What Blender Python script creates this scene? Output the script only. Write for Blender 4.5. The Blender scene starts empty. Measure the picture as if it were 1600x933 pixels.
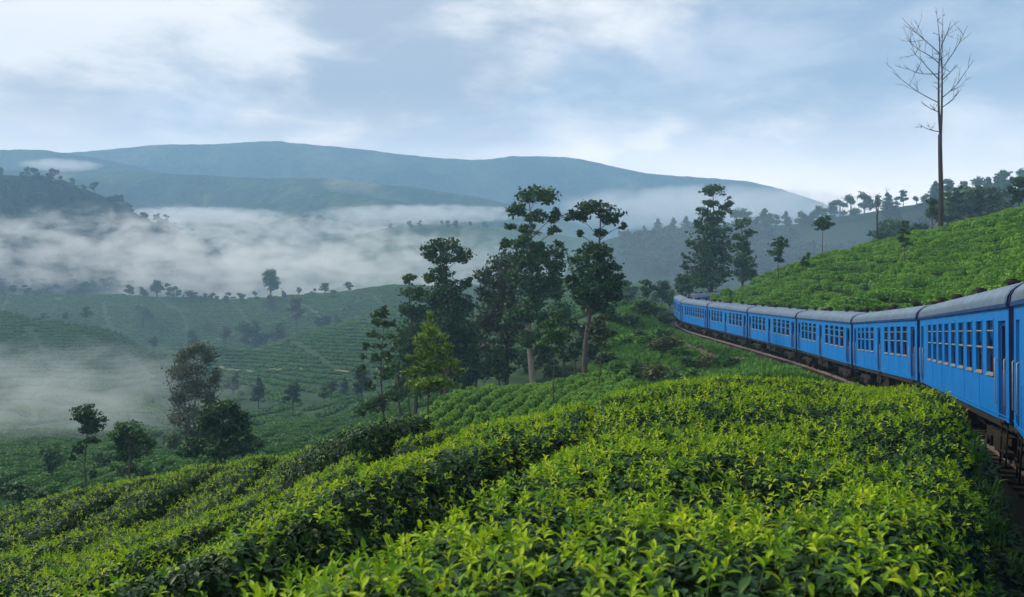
import bpy, math, random
import numpy as np
from mathutils import Matrix, Vector

# ------------------------------------------------------------------ camera, world, sun, exposure
sc = bpy.context.scene
COL = sc.collection
F, CX, CY = 1350.0, 800.0, 466.5            # focal length and centre in photo pixels; camera at the origin looks along +Y
cam = bpy.data.cameras.new('camera'); cam.sensor_width = 36.0; cam.lens = F / 1600 * 36
cam.clip_start = 0.1; cam.clip_end = 9000
cam.dof.use_dof = True; cam.dof.focus_distance = 24.0; cam.dof.aperture_fstop = 5.0
co = bpy.data.objects.new('camera', cam); COL.objects.link(co)
co.rotation_euler = (math.radians(90), 0, 0); sc.camera = co

SUN_EL, SUN_AZ = 40.0, -70.0                # azimuth to the right of the view direction
w = bpy.data.worlds.new('World'); sc.world = w; w.use_nodes = True
def build_world():
    nt = w.node_tree; N = nt.nodes; L = nt.links
    N.clear()
    out = N.new('ShaderNodeOutputWorld')
    sky = N.new('ShaderNodeTexSky'); sky.sky_type = 'NISHITA'; sky.sun_disc = False
    sky.sun_elevation = math.radians(SUN_EL); sky.sun_rotation = math.radians(SUN_AZ)
    sky.altitude = 1500; sky.air_density = 1.0; sky.dust_density = 1.5
    bg1 = N.new('ShaderNodeBackground'); bg1.inputs['Strength'].default_value = 0.13
    L.new(sky.outputs[0], bg1.inputs['Color'])
    tc = N.new('ShaderNodeTexCoord')
    sep = N.new('ShaderNodeSeparateXYZ'); L.new(tc.outputs['Generated'], sep.inputs[0])
    def math_(op, a, b=None, clamp=False):
        n = N.new('ShaderNodeMath'); n.operation = op; n.use_clamp = clamp
        for i, v in enumerate((a, b)):
            if v is None: continue
            if isinstance(v, (int, float)): n.inputs[i].default_value = v
            else: L.new(v, n.inputs[i])
        return n.outputs[0]
    comb = N.new('ShaderNodeCombineXYZ'); L.new(sep.outputs['X'], comb.inputs[0]); L.new(sep.outputs['Y'], comb.inputs[1]); L.new(math_('MULTIPLY', sep.outputs['Z'], 2.7), comb.inputs[2])
    def noise(scale, detail, rough, off, dist=0.0):
        m = N.new('ShaderNodeMapping'); m.inputs['Location'].default_value = off; L.new(comb.outputs[0], m.inputs[0])
        n = N.new('ShaderNodeTexNoise'); n.inputs['Scale'].default_value = scale; n.inputs['Detail'].default_value = detail; n.inputs['Roughness'].default_value = rough; n.inputs['Distortion'].default_value = dist
        L.new(m.outputs[0], n.inputs['Vector']); return n.outputs['Fac']
    def rng_(v, a, b, c=0.0, d=1.0, smooth=True):
        n = N.new('ShaderNodeMapRange'); n.interpolation_type = 'SMOOTHSTEP' if smooth else 'LINEAR'; L.new(v, n.inputs['Value'])
        for k, x in zip(('From Min', 'From Max', 'To Min', 'To Max'), (a, b, c, d)): n.inputs[k].default_value = x
        return n.outputs[0]
    n1 = noise(2.1, 5, 0.50, (3.4, 1.7, 0.35), 0.25)      # cover
    n2 = noise(2.3, 7, 0.56, (1.75, 4.2, 2.1), 0.45)      # thickness of the cloud
    n3 = noise(7.5, 6, 0.60, (5.2, 0.6, 1.4), 0.3)        # billows
    cov = rng_(math_('SUBTRACT', n1, math_('MULTIPLY', sep.outputs['X'], 0.10)), 0.33, 0.56)
    cover = math_('MULTIPLY', math_('MAXIMUM', cov, rng_(sep.outputs['Z'], 0.05, 0.27, 1.0, 0.45)), 0.97)
    th = math_('ADD', n2, math_('MULTIPLY', math_('SUBTRACT', n3, 0.5), 0.60))
    tk = math_('MULTIPLY', rng_(th, 0.32, 0.62), rng_(sep.outputs['Z'], 0.12, 0.24, 0.12, 1.0))
    mx = N.new('ShaderNodeMixRGB'); mx.inputs[2].default_value = (0.43, 0.46, 0.54, 1)
    hi = N.new('ShaderNodeMixRGB'); hi.inputs[1].default_value = (2.45, 2.08, 1.82, 1); hi.inputs[2].default_value = (1.10, 1.03, 0.98, 1); L.new(rng_(sep.outputs['Z'], 0.08, 0.26), hi.inputs[0]); L.new(hi.outputs[0], mx.inputs[1])
    L.new(tk, mx.inputs[0])
    bg2 = N.new('ShaderNodeBackground'); bg2.inputs['Strength'].default_value = 1.0
    L.new(mx.outputs[0], bg2.inputs['Color'])
    ms = N.new('ShaderNodeMixShader'); L.new(cover, ms.inputs[0]); L.new(bg1.outputs[0], ms.inputs[1]); L.new(bg2.outputs[0], ms.inputs[2])
    L.new(ms.outputs[0], out.inputs['Surface'])
build_world()
sl = bpy.data.lights.new('sun', 'SUN'); sl.energy = 3.5; sl.angle = math.radians(9); sl.color = (1.0, 0.92, 0.76)
so = bpy.data.objects.new('sun', sl); COL.objects.link(so)
_a, _e = math.radians(SUN_AZ), math.radians(SUN_EL)
_d = Vector((math.sin(_a) * math.cos(_e), math.cos(_a) * math.cos(_e), math.sin(_e)))
so.rotation_euler = _d.to_track_quat('Z', 'Y').to_euler(); so.location = _d * 300
vs = sc.view_settings; vs.view_transform = 'Standard'; vs.look = 'None'; vs.exposure = 0.28; vs.gamma = 1.0; vs.use_curve_mapping = False
sc.render.engine = 'CYCLES'
cy = sc.cycles
cy.use_denoising = True
try: cy.denoiser = 'OPENIMAGEDENOISE'
except Exception: pass
cy.max_bounces = 6; cy.diffuse_bounces = 2; cy.glossy_bounces = 2; cy.transmission_bounces = 4
cy.volume_bounces = 3; cy.transparent_max_bounces = 8; cy.caustics_reflective = False; cy.caustics_refractive = False
cy.volume_step_rate = 0.45; cy.volume_max_steps = 128
cy.sample_clamp_indirect = 6.0

R = random.Random(11)
rng = np.random.default_rng(5)

def P(px, py, d):
    return np.array(((px - CX) / F * d, d, (CY - py) / F * d))

# ------------------------------------------------------------------ object helpers
def tag(o, label=None, cat=None, group=None, kind=None):
    if label: o['label'] = label
    if cat: o['category'] = cat
    if group: o['group'] = group
    if kind: o['kind'] = kind
    return o
def empty(name, loc=(0, 0, 0), rz=0):
    o = bpy.data.objects.new(name, None); COL.objects.link(o)
    o.location = loc; o.rotation_euler = (0, 0, rz); o.empty_display_size = 0.2
    return o
def link(name, me, parent=None, loc=None):
    o = bpy.data.objects.new(name, me); COL.objects.link(o)
    if parent is not None: o.parent = parent
    if loc is not None: o.location = loc
    return o
def mesh_np(name, V, Fq, mats, smooth=False, mi=None):
    """V (n,3), Fq (m,k) all faces with the same k"""
    V = np.asarray(V, np.float32); Fq = np.asarray(Fq, np.int32)
    me = bpy.data.meshes.new(name); m, k = Fq.shape
    me.vertices.add(len(V)); me.vertices.foreach_set('co', V.ravel())
    me.loops.add(m * k); me.loops.foreach_set('vertex_index', Fq.ravel())
    me.polygons.add(m); me.polygons.foreach_set('loop_start', np.arange(0, m * k, k, dtype=np.int32))
    me.polygons.foreach_set('loop_total', np.full(m, k, np.int32))
    if smooth: me.polygons.foreach_set('use_smooth', np.ones(m, bool))
    for x in (mats if isinstance(mats, (list, tuple)) else [mats]): me.materials.append(x)
    if mi is not None: me.polygons.foreach_set('material_index', np.asarray(mi, np.int32))
    me.update(calc_edges=True); me.validate()
    return me
class MB:
    """collects small shapes for one mesh"""
    def __init__(self): self.v = []; self.f = []; self.m = []; self.s = []
    def add(self, V, Fs, m=0, s=False):
        b = len(self.v); self.v += [tuple(map(float, p)) for p in V]
        for f in Fs: self.f.append(tuple(int(i) + b for i in f)); self.m.append(m); self.s.append(s)
    def box(self, x0, x1, y0, y1, z0, z1, m=0):
        V = [(x0,y0,z0),(x1,y0,z0),(x1,y1,z0),(x0,y1,z0),(x0,y0,z1),(x1,y0,z1),(x1,y1,z1),(x0,y1,z1)]
        self.add(V, [(0,3,2,1),(4,5,6,7),(0,1,5,4),(1,2,6,5),(2,3,7,6),(3,0,4,7)], m)
    def tube(self, pts, rad, n=7, m=0, cap=True):
        V, Fs = tube(pts, rad, n); self.add(V, Fs, m, True)
        if cap:
            k = len(self.v) - n; self.f.append(tuple(range(k, k + n))); self.m.append(m); self.s.append(False)
    def cyl(self, c, axis, r, h, n=16, m=0):
        c = np.array(c, float); a = np.array(axis, float); a /= np.linalg.norm(a)
        u = np.cross(a, (0.31, 0.77, 0.55)); u /= np.linalg.norm(u); v = np.cross(a, u)
        ring = [u * math.cos(t) * r + v * math.sin(t) * r for t in np.linspace(0, 2 * math.pi, n, endpoint=False)]
        V = [c - a * h / 2 + p for p in ring] + [c + a * h / 2 + p for p in ring]
        self.add(V, [(i, (i + 1) % n, n + (i + 1) % n, n + i) for i in range(n)], m, True)
        self.add(V, [tuple(range(n))[::-1], tuple(range(n, 2 * n))], m)
    def mesh(self, name, mats):
        me = bpy.data.meshes.new(name); me.from_pydata(self.v, [], self.f)
        for x in (mats if isinstance(mats, (list, tuple)) else [mats]): me.materials.append(x)
        me.polygons.foreach_set('material_index', self.m); me.polygons.foreach_set('use_smooth', self.s)
        me.update(); return me
    def build(self, name, mats, parent=None): return link(name, self.mesh(name, mats), parent)
def tube(pts, rad, n=7):
    pts = np.array(pts, float); k = len(pts)
    if np.isscalar(rad): rad = [rad] * k
    T = np.gradient(pts, axis=0); T /= (np.linalg.norm(T, axis=1, keepdims=True) + 1e-9)
    u = np.cross(T[0], (0.9, 0.3, 0.1)); u /= np.linalg.norm(u)
    V = []
    for i in range(k):
        u = u - T[i] * np.dot(u, T[i]); u /= (np.linalg.norm(u) + 1e-9); v = np.cross(T[i], u)
        for t in range(n):
            a = 2 * math.pi * t / n
            V.append(pts[i] + rad[i] * (u * math.cos(a) + v * math.sin(a)))
    Fs = [(i * n + t, i * n + (t + 1) % n, (i + 1) * n + (t + 1) % n, (i + 1) * n + t) for i in range(k - 1) for t in range(n)]
    return V, Fs
def copy_tree(o, parent=None):
    c = o.copy(); COL.objects.link(c); c.parent = parent
    for ch in o.children: copy_tree(ch, c)
    return c
ORD = ['first', 'second', 'third', 'fourth', 'fifth', 'sixth', 'seventh', 'eighth', 'ninth', 'tenth', 'eleventh', 'twelfth', 'thirteenth',
       'fourteenth', 'fifteenth', 'sixteenth', 'seventeenth', 'eighteenth', 'nineteenth', 'twentieth', 'twenty-first', 'twenty-second',
       'twenty-third', 'twenty-fourth', 'twenty-fifth', 'twenty-sixth', 'twenty-seventh', 'twenty-eighth', 'twenty-ninth', 'thirtieth',
       'thirty-first', 'thirty-second', 'thirty-third', 'thirty-fourth', 'thirty-fifth', 'thirty-sixth']

# ------------------------------------------------------------------ materials
class Mat:
    def __init__(self, name):
        self.m = bpy.data.materials.new(name); self.m.use_nodes = True
        self.nt = self.m.node_tree; self.N = self.nt.nodes; self.L = self.nt.links
        self.b = self.N['Principled BSDF']; self.out = self.N['Material Output']
        self.tc = self.N.new('ShaderNodeTexCoord')
    def noise(self, scale, detail=4, rough=0.55, coord='Object', vec=None, dist=0.0):
        n = self.N.new('ShaderNodeTexNoise'); n.inputs['Scale'].default_value = scale
        n.inputs['Detail'].default_value = detail; n.inputs['Roughness'].default_value = rough; n.inputs['Distortion'].default_value = dist
        self.L.new(vec if vec is not None else self.tc.outputs[coord], n.inputs['Vector']); return n.outputs['Fac']
    def ramp(self, fac, stops, interp='LINEAR'):
        r = self.N.new('ShaderNodeValToRGB'); e = r.color_ramp.elements; r.color_ramp.interpolation = interp
        while len(e) < len(stops): e.new(0.5)
        for i, (p, c) in enumerate(stops): e[i].position = p; e[i].color = (*c, 1)
        self.L.new(fac, r.inputs[0]); return r.outputs[0]
    def mix(self, fac, a, b, mode='MIX'):
        n = self.N.new('ShaderNodeMixRGB'); n.blend_type = mode
        for s, v in zip((0, 1, 2), (fac, a, b)):
            if isinstance(v, (int, float)): n.inputs[s].default_value = v
            elif isinstance(v, tuple): n.inputs[s].default_value = (*v, 1)
            else: self.L.new(v, n.inputs[s])
        return n.outputs[0]
    def math(self, op, a, b=0.0, clamp=False):
        n = self.N.new('ShaderNodeMath'); n.operation = op; n.use_clamp = clamp
        for i, v in enumerate((a, b)):
            if isinstance(v, (int, float)): n.inputs[i].default_value = v
            else: self.L.new(v, n.inputs[i])
        return n.outputs[0]
    def maprange(self, v, a, b, c=0.0, d=1.0, smooth=False):
        n = self.N.new('ShaderNodeMapRange')
        if smooth: n.interpolation_type = 'SMOOTHSTEP'
        self.L.new(v, n.inputs['Value'])
        for k, x in zip(('From Min', 'From Max', 'To Min', 'To Max'), (a, b, c, d)): n.inputs[k].default_value = x
        return n.outputs[0]
    def mapping(self, coord='Object', loc=(0,0,0), scale=(1,1,1), rot=(0,0,0)):
        n = self.N.new('ShaderNodeMapping'); n.inputs['Location'].default_value = loc
        n.inputs['Scale'].default_value = scale; n.inputs['Rotation'].default_value = rot
        self.L.new(self.tc.outputs[coord], n.inputs[0]); return n.outputs[0]
    def base(self, c, rough=0.7, spec=0.3, metal=0.0):
        if isinstance(c, tuple): self.b.inputs['Base Color'].default_value = (*c, 1)
        else: self.L.new(c, self.b.inputs['Base Color'])
        if isinstance(rough, (int, float)): self.b.inputs['Roughness'].default_value = rough
        else: self.L.new(rough, self.b.inputs['Roughness'])
        self.b.inputs['Specular IOR Level'].default_value = spec; self.b.inputs['Metallic'].default_value = metal
        return self
    def bump(self, h, strength=0.4, dist=0.05):
        n = self.N.new('ShaderNodeBump'); n.inputs['Strength'].default_value = strength; n.inputs['Distance'].default_value = dist
        self.L.new(h, n.inputs['Height']); self.L.new(n.outputs[0], self.b.inputs['Normal']); return self
    def rand(self):
        if not hasattr(self, '_oi'): self._oi = self.N.new('ShaderNodeObjectInfo')
        return self._oi.outputs['Random']
    def translucent(self, col, fac):
        t = self.N.new('ShaderNodeBsdfTranslucent')
        if isinstance(col, tuple): t.inputs['Color'].default_value = (*col, 1)
        else: self.L.new(col, t.inputs['Color'])
        m = self.N.new('ShaderNodeMixShader'); m.inputs[0].default_value = fac
        self.L.new(self.b.outputs[0], m.inputs[1]); self.L.new(t.outputs[0], m.inputs[2])
        self.L.new(m.outputs[0], self.out.inputs['Surface']); return self
def leaf_mat(name, stops, rough=0.5, spec=0.3, trans=0.25, nscale=1.2, rand_amt=0.5):
    m = Mat(name); n = m.noise(nscale, 3, 0.6)
    f = m.math('ADD', m.math('MULTIPLY', m.rand(), rand_amt), m.math('MULTIPLY', m.math('SUBTRACT', n, 0.2), 1.0 - rand_amt * 0.7))
    c = m.ramp(f, stops); m.base(c, rough, spec); m.translucent(c, trans); return m.m
def bark_mat(name, a, b):
    m = Mat(name); n = m.noise(3.0, 5, 0.6, vec=m.mapping(scale=(4, 4, 0.8))); m.base(m.ramp(n, [(0.3, a), (0.7, b)]), 0.85, 0.2).bump(n, 0.5, 0.04); return m.m

M = {}
M['young'] = leaf_mat('tea_young', [(0.0, (0.055, 0.15, 0.010)), (0.35, (0.16, 0.33, 0.012)), (0.7, (0.38, 0.54, 0.014)), (1.0, (0.62, 0.66, 0.02))], 0.5, 0.2, 0.35, 1.5, 0.7)
M['mature'] = leaf_mat('tea_mature', [(0.0, (0.008, 0.028, 0.008)), (0.5, (0.018, 0.062, 0.010)), (1.0, (0.050, 0.135, 0.013))], 0.46, 0.25, 0.15, 1.5, 0.7)
M['darkleaf'] = leaf_mat('tea_shaded_variety', [(0.0, (0.012, 0.042, 0.014)), (1.0, (0.04, 0.11, 0.02))], 0.48, 0.25, 0.1, 1.5, 0.7)  # own green of the mature leaves in the dark clump
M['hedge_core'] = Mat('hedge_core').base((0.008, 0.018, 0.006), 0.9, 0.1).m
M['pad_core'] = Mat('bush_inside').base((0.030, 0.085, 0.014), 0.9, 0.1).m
M['stem'] = Mat('tea_stem').base((0.10, 0.15, 0.03), 0.6, 0.2).m
M['bush_leaf'] = leaf_mat('bush_leaf', [(0.0, (0.05, 0.15, 0.014)), (0.5, (0.13, 0.30, 0.018)), (1.0, (0.26, 0.44, 0.025))], 0.5, 0.3, 0.2, 0.12, 0.5)
M['plot_leaf'] = leaf_mat('plot_leaf', [(0.0, (0.08, 0.19, 0.014)), (0.5, (0.15, 0.32, 0.018)), (1.0, (0.24, 0.43, 0.025))], 0.5, 0.3, 0.2, 0.3, 0.5)
M['shrub_leaf'] = leaf_mat('shrub_leaf', [(0.0, (0.045, 0.13, 0.018)), (0.5, (0.085, 0.22, 0.025)), (1.0, (0.15, 0.31, 0.03))], 0.55, 0.25, 0.2, 0.3, 0.6)
M['shrub_brown'] = leaf_mat('shrub_brown', [(0.0, (0.06, 0.10, 0.02)), (1.0, (0.17, 0.18, 0.05))], 0.6, 0.2, 0.2, 0.3, 0.6)
M['grass'] = leaf_mat('grass_blades', [(0.0, (0.05, 0.15, 0.02)), (0.6, (0.11, 0.27, 0.03)), (1.0, (0.20, 0.33, 0.05))], 0.6, 0.2, 0.2, 0.3, 0.6)
LS = {'dark': [(0.15, (0.016, 0.052, 0.016)), (0.8, (0.070, 0.155, 0.032))],
      'mid': [(0.15, (0.026, 0.075, 0.018)), (0.8, (0.092, 0.190, 0.036))],
      'olive': [(0.2, (0.042, 0.065, 0.026)), (0.8, (0.085, 0.115, 0.045))],
      'bright': [(0.2, (0.075, 0.16, 0.018)), (0.8, (0.20, 0.32, 0.030))],
      'fresh': [(0.2, (0.04, 0.11, 0.022)), (0.8, (0.09, 0.20, 0.035))],
      'grey': [(0.2, (0.060, 0.085, 0.045)), (0.8, (0.12, 0.15, 0.085))]}
LS['wood'] = [(0.2, (0.010, 0.030, 0.014)), (0.8, (0.032, 0.070, 0.022))]
for k, s in LS.items(): M['leaf_' + k] = leaf_mat('leaf_' + k, s, 0.55, 0.25, 0.2, 0.5, 0.2)
M['bark'] = bark_mat('bark', (0.045, 0.035, 0.028), (0.12, 0.10, 0.08))
M['bark_pale'] = bark_mat('bark_pale', (0.16, 0.145, 0.12), (0.30, 0.27, 0.23))
M['bark_dead'] = bark_mat('bark_dead', (0.018, 0.015, 0.014), (0.050, 0.038, 0.032))

# ------------------------------------------------------------------ railway alignment
HEAD = [26.0, 19.5, 13.4, 7.8, 2.8, -0.2, 0.8, 7.5, 24.0, 46.0, 62.0]     # heading of every coach, near to far
PITCH = 15.8
ZB = [-1.95, -2.36, -2.97, -3.57, -3.65, -3.50, -3.17, -2.83, -2.32, -1.88, -1.6, -1.5]   # underside of the body at the coach ends
side = [np.array((9.34, 16.1))]
for h in HEAD[1:]:
    side.append(side[-1] + PITCH * np.array((math.sin(math.radians(h)), math.cos(math.radians(h)))))
side.insert(0, side[0] - PITCH * np.array((math.sin(math.radians(26)), math.cos(math.radians(26)))))
HW = 1.35; BODY_Z = 1.08
nodes = []
for i, p in enumerate(side):
    h = HEAD[0] if i == 0 else (HEAD[-1] if i == len(side) - 1 else 0.5 * (HEAD[i - 1] + HEAD[i]))
    h = math.radians(h)
    c = p + HW * np.array((math.cos(h), -math.sin(h)))
    nodes.append((c[0], c[1], ZB[i] - BODY_Z))
nodes = np.array(nodes)
nodes = np.vstack([nodes[0] + (nodes[0] - nodes[1]) * 0.9, nodes])          # track carries on past the camera
def catmull(pts, per=16):
    q = np.vstack([2 * pts[0] - pts[1], pts, 2 * pts[-1] - pts[-2]]); out = []
    for i in range(1, len(q) - 2):
        for t in np.linspace(0, 1, per, endpoint=False):
            a, b, c, d = q[i - 1], q[i], q[i + 1], q[i + 2]
            out.append(0.5 * ((2 * b) + (c - a) * t + (2 * a - 5 * b + 4 * c - d) * t * t + (3 * b - a - 3 * c + d) * t ** 3))
    out.append(pts[-1]); return np.array(out)
TRK = catmull(nodes)
def track_dist(X, Y):
    """distance to the track centre line, rail height there, signed side (+ right)"""
    X = np.asarray(X, float); Y = np.asarray(Y, float); sh = X.shape; x = X.ravel(); y = Y.ravel()
    D = np.empty(len(x)); Z = np.empty(len(x)); S = np.empty(len(x))
    tang = np.gradient(TRK[:, :2], axis=0)
    for i in range(0, len(x), 20000):
        dx = x[i:i + 20000, None] - TRK[None, :, 0]; dy = y[i:i + 20000, None] - TRK[None, :, 1]
        d2 = dx * dx + dy * dy; k = d2.argmin(1); r = np.arange(len(k))
        t = tang[k]; t = t / np.linalg.norm(t, axis=1, keepdims=True)
        cr = t[:, 1] * dx[r, k] - t[:, 0] * dy[r, k]
        D[i:i + 20000] = np.where(np.minimum(k, len(TRK) - 1 - k) > 0, np.abs(cr), np.sqrt(d2[r, k])); Z[i:i + 20000] = TRK[k, 2]; S[i:i + 20000] = np.sign(cr)
        far = np.sqrt(d2[r, k]); D[i:i + 20000] = np.where(far > 6, far, D[i:i + 20000])
    return D.reshape(sh), Z.reshape(sh), S.reshape(sh)

# ------------------------------------------------------------------ terrain height (thin plate spline through surveyed points)
BH = 0.85
ctl = []
def g(px, py, d): ctl.append((px, d, (CY - py) / F * d))
def b(px, py, d): ctl.append((px, d, (CY - py) / F * d - BH - 0.17))
def z(px, d, zz): ctl.append((px, d, zz))
for a in [(800,933,2.4),(400,933,2.5),(1200,933,2.3),(1500,930,2.5),(100,933,4.2),(0,933,6),(-300,933,7),(800,787,4.2),(1200,790,4),(1500,790,4.4),
          (500,845,4.1),(300,850,6),(500,755,7.5),(820,690,9),(1200,690,8.5),(1500,690,9),(850,652,13),(740,668,13),(640,692,13),(1000,600,17),
          (1250,592,18),(1440,608,17),(1100,640,12),(1350,640,12),(560,705,15),(300,816,12),(0,876,11),(200,816,16),(0,804,26),
          (230,761,27),(400,722,28),(490,712,26),(300,776,19),(-300,861,22),(-300,896,12)]: b(*a)
z(0,20,-6.05); z(230,20,-5.35); z(800,1,-1.6); z(300,1,-1.7); z(1300,1,-1.65); z(-200,1,-1.8); z(-200,2.4,-2.1); z(1900,2.4,-1.9); z(1900,5,-2.4)
for a in [(1250,26,-3.6),(1000,26,-4.2),(850,22,-4.4),(700,22,-4.8),(600,22,-4.7),(0,38,-12.5),(230,38,-11.5),(400,40,-11),(500,40,-9.5),(-300,36,-12),
          (1350,36,-4.6),(1150,36,-4.9),(1150,50,-4.9)]: z(*a)
for a in [(640,684,49),(604,670,51),(720,668,51),(720,640,56),(800,605,64),(800,640,54),(900,590,67),(985,590,66),(690,622,60),(760,600,65.5),(880,642,50),(880,615,58),(960,607,56)]: b(*a)
for a in [(700,40,-8.6),(850,40,-7.6),(600,42,-9.0),(960,42,-6.2)]: z(*a)
for a in [(700,80,-11.5),(800,85,-11),(900,92,-9),(580,62,-11.5),(560,80,-14.5),(520,60,-13.5)]: z(*a)
for a in [(1000,560,76),(960,545,85),(945,505,105),(1030,492,116),(985,482,135)]: g(*a)
for a in [(1600,318,95),(1469,349,100),(1400,364,105),(1320,385,110),(1250,406,114),(1180,434,117),(1140,455,117),(1600,425,45),(1450,465,52),(1300,470,76),(1200,468,95),
          (1520,390,75),(1400,420,78),(1300,432,95)]: b(*a)
for a in [(1600,150,5),(1469,150,3),(1250,160,-1),(1100,175,-4),(1900,50,5),(1900,100,15),(1900,150,10),(1750,24,-1.2),(1950,24,2)]: z(*a)
for a in [(135,768,70),(0,775,78),(60,745,85),(0,700,125),(200,725,100),(345,727,72),(315,718,90),(450,692,112),(500,662,140),(580,650,150),(450,640,190),(300,650,190),
          (150,640,200),(0,625,220),(500,618,220),(620,600,220),(-300,640,200),(-300,720,100)]: g(*a)
for a in [(0,490,330),(100,502,320),(190,518,310),(290,545,296),(100,575,265),(0,560,275),(200,590,250),(-300,480,340)]: g(*a)
for a in [(0,385,-22),(150,380,-25),(-300,390,-18)]: z(*a)
for a in [(0,462,470),(100,459,470),(200,461,465),(300,468,450),(380,471,435),(100,497,425),(200,512,405),(300,528,385),(-300,455,480)]: g(*a)
for a in [(343,552,296),(480,517,318),(618,480,340),(440,520,368),(440,467,430),(520,461,425),(620,450,415),(760,446,405),(900,446,395),(700,500,300),(560,560,265),(420,590,258),(700,560,215),(820,540,205)]: g(*a)
for a in [(480,533,338),(560,512,352),(640,500,365),(250,572,300),(330,580,285),(400,560,345)]: g(*a)
for a in [(980,472,250),(960,500,185),(1000,452,330),(1100,450,330),(1250,450,320),(1450,440,300),(1700,430,300)]: g(*a)
for px in (-300, 0, 300, 600, 900, 1200, 1500, 1900): z(px, 560, -25); z(px, 700, -58)
for i in range(3, len(nodes) - 1):      # shoulders of the railway bench
    t = nodes[i + 1] - nodes[i - 1]; t /= np.linalg.norm(t[:2]); nrm = np.array((t[1], -t[0], 0))
    pts = [(6.0, 0.6)] + ([(-6.5, -0.75)] if i >= 4 else [])
    for off, dz in pts:
        q = nodes[i] + nrm * off
        if i > 8 and off < 0: continue
        ctl.append((CX + F * q[0] / q[1], q[1], q[2] + dz))
ctl = np.array(ctl)
def _uv(px, d): return np.stack([(px - CX) / 330.0, np.log(d) * 2.3], -1)
_U = _uv(ctl[:, 0], ctl[:, 1])
def _k(r2): return 0.5 * r2 * np.log(r2 + 1e-9)
_n = len(ctl)
_K = _k(((_U[:, None] - _U[None]) ** 2).sum(-1)) + np.eye(_n) * 0.004
_A = np.zeros((_n + 3, _n + 3)); _A[:_n, :_n] = _K; _A[:_n, _n] = 1; _A[:_n, _n + 1:] = _U; _A[_n:, :_n] = _A[:_n, _n:].T
_C = np.linalg.solve(_A, np.concatenate([ctl[:, 2], np.zeros(3)]))
def fbm2(x, y, s, seed=0, octv=4):
    r = np.random.default_rng(seed); o = np.zeros_like(x, dtype=float); amp = 1.0
    for k in range(octv):
        for j in range(3):
            a = r.uniform(0, 6.28); ph = r.uniform(0, 6.28); f = s * (1.9 ** k) * r.uniform(0.8, 1.25)
            o += amp / 3 * np.sin((x * math.cos(a) + y * math.sin(a)) * f + ph + 1.3 * np.sin((x * math.sin(a) - y * math.cos(a)) * f * 0.6 + ph * 2))
        amp *= 0.5
    return o
def raw_h(X, Y):
    X = np.asarray(X, float); Y = np.asarray(Y, float); sh = X.shape
    Yc = np.clip(Y, 1.0, 720).ravel(); px = np.clip(CX + F * X.ravel() / Yc, -420, 1980)
    U = _uv(px, Yc); o = np.empty(len(U))
    for i in range(0, len(U), 20000):
        q = U[i:i + 20000]
        o[i:i + 20000] = _k(((q[:, None] - _U[None]) ** 2).sum(-1)) @ _C[:_n] + _C[_n] + q @ _C[_n + 1:]
    return o.reshape(sh)
def sstep(a, b, x): t = np.clip((x - a) / (b - a), 0, 1); return t * t * (3 - 2 * t)
def ground(X, Y):
    X = np.asarray(X, float); Y = np.asarray(Y, float)
    h = raw_h(X, Y) + fbm2(X, Y, 0.05, 3) * np.clip(Y / 250, 0, 1) * 1.2
    D, Z, S = track_dist(X, Y)
    wgt = 1 - sstep(np.where((S < 0) & (Y < 26), 1.55, 1.9), np.where(S > 0, 4.2, np.where(Y < 24, 2.35, 5.0)), D)
    return h * (1 - wgt) + (Z - 0.42) * wgt
def gz(x, y): return float(ground(np.array([x]), np.array([y]))[0])

# ------------------------------------------------------------------ ground materials
def ground_mat():
    m = Mat('tea_ground'); geo = m.N.new('ShaderNodeNewGeometry'); pos = geo.outputs['Position']
    sp = m.N.new('ShaderNodeSeparateXYZ'); m.L.new(pos, sp.inputs[0])
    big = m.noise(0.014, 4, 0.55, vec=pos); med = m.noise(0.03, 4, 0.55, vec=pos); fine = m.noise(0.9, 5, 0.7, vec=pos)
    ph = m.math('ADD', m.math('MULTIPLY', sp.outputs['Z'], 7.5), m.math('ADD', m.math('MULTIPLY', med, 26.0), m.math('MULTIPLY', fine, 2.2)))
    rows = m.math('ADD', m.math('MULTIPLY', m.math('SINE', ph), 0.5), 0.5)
    gap = m.maprange(rows, 0.0, 0.6, 0.45, 1.0)  # shade between the far rows, put into the ground colour as dark lines
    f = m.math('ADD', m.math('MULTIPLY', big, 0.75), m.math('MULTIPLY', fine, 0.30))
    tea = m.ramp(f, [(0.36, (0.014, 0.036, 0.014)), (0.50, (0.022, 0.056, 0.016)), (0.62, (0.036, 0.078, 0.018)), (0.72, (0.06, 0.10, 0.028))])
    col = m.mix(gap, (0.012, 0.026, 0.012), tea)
    # close to the camera: bare earth and weeds under the bushes
    near = m.maprange(m.math('SUBTRACT', sp.outputs['Y'], m.math('MULTIPLY', sp.outputs['X'], 2.5)), 66, 92, 0.0, 1.0)
    soil = m.ramp(fine, [(0.35, (0.012, 0.018, 0.008)), (0.55, (0.020, 0.034, 0.010)), (0.75, (0.036, 0.030, 0.018))])
    m.base(m.mix(near, soil, col), 0.85, 0.15); m.bump(m.math('ADD', rows, fine), 0.8, 0.5); return m.m
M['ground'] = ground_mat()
def hill_mat(name, stops, scale, detail=6, bs=8.0, patch=None):
    m = Mat(name); geo = m.N.new('ShaderNodeNewGeometry'); pos = geo.outputs['Position']
    n = m.noise(scale, detail, 0.62, vec=pos); c = m.ramp(n, stops)
    if patch:
        n2 = m.noise(patch[0], 3, 0.5, vec=pos); c = m.mix(m.maprange(n2, patch[1], patch[1] + 0.06), c, patch[2])
    m.base(c, 0.95, 0.05); m.bump(m.noise(scale * 3, 5, 0.7, vec=pos), 1.0, bs); return m.m
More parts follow.
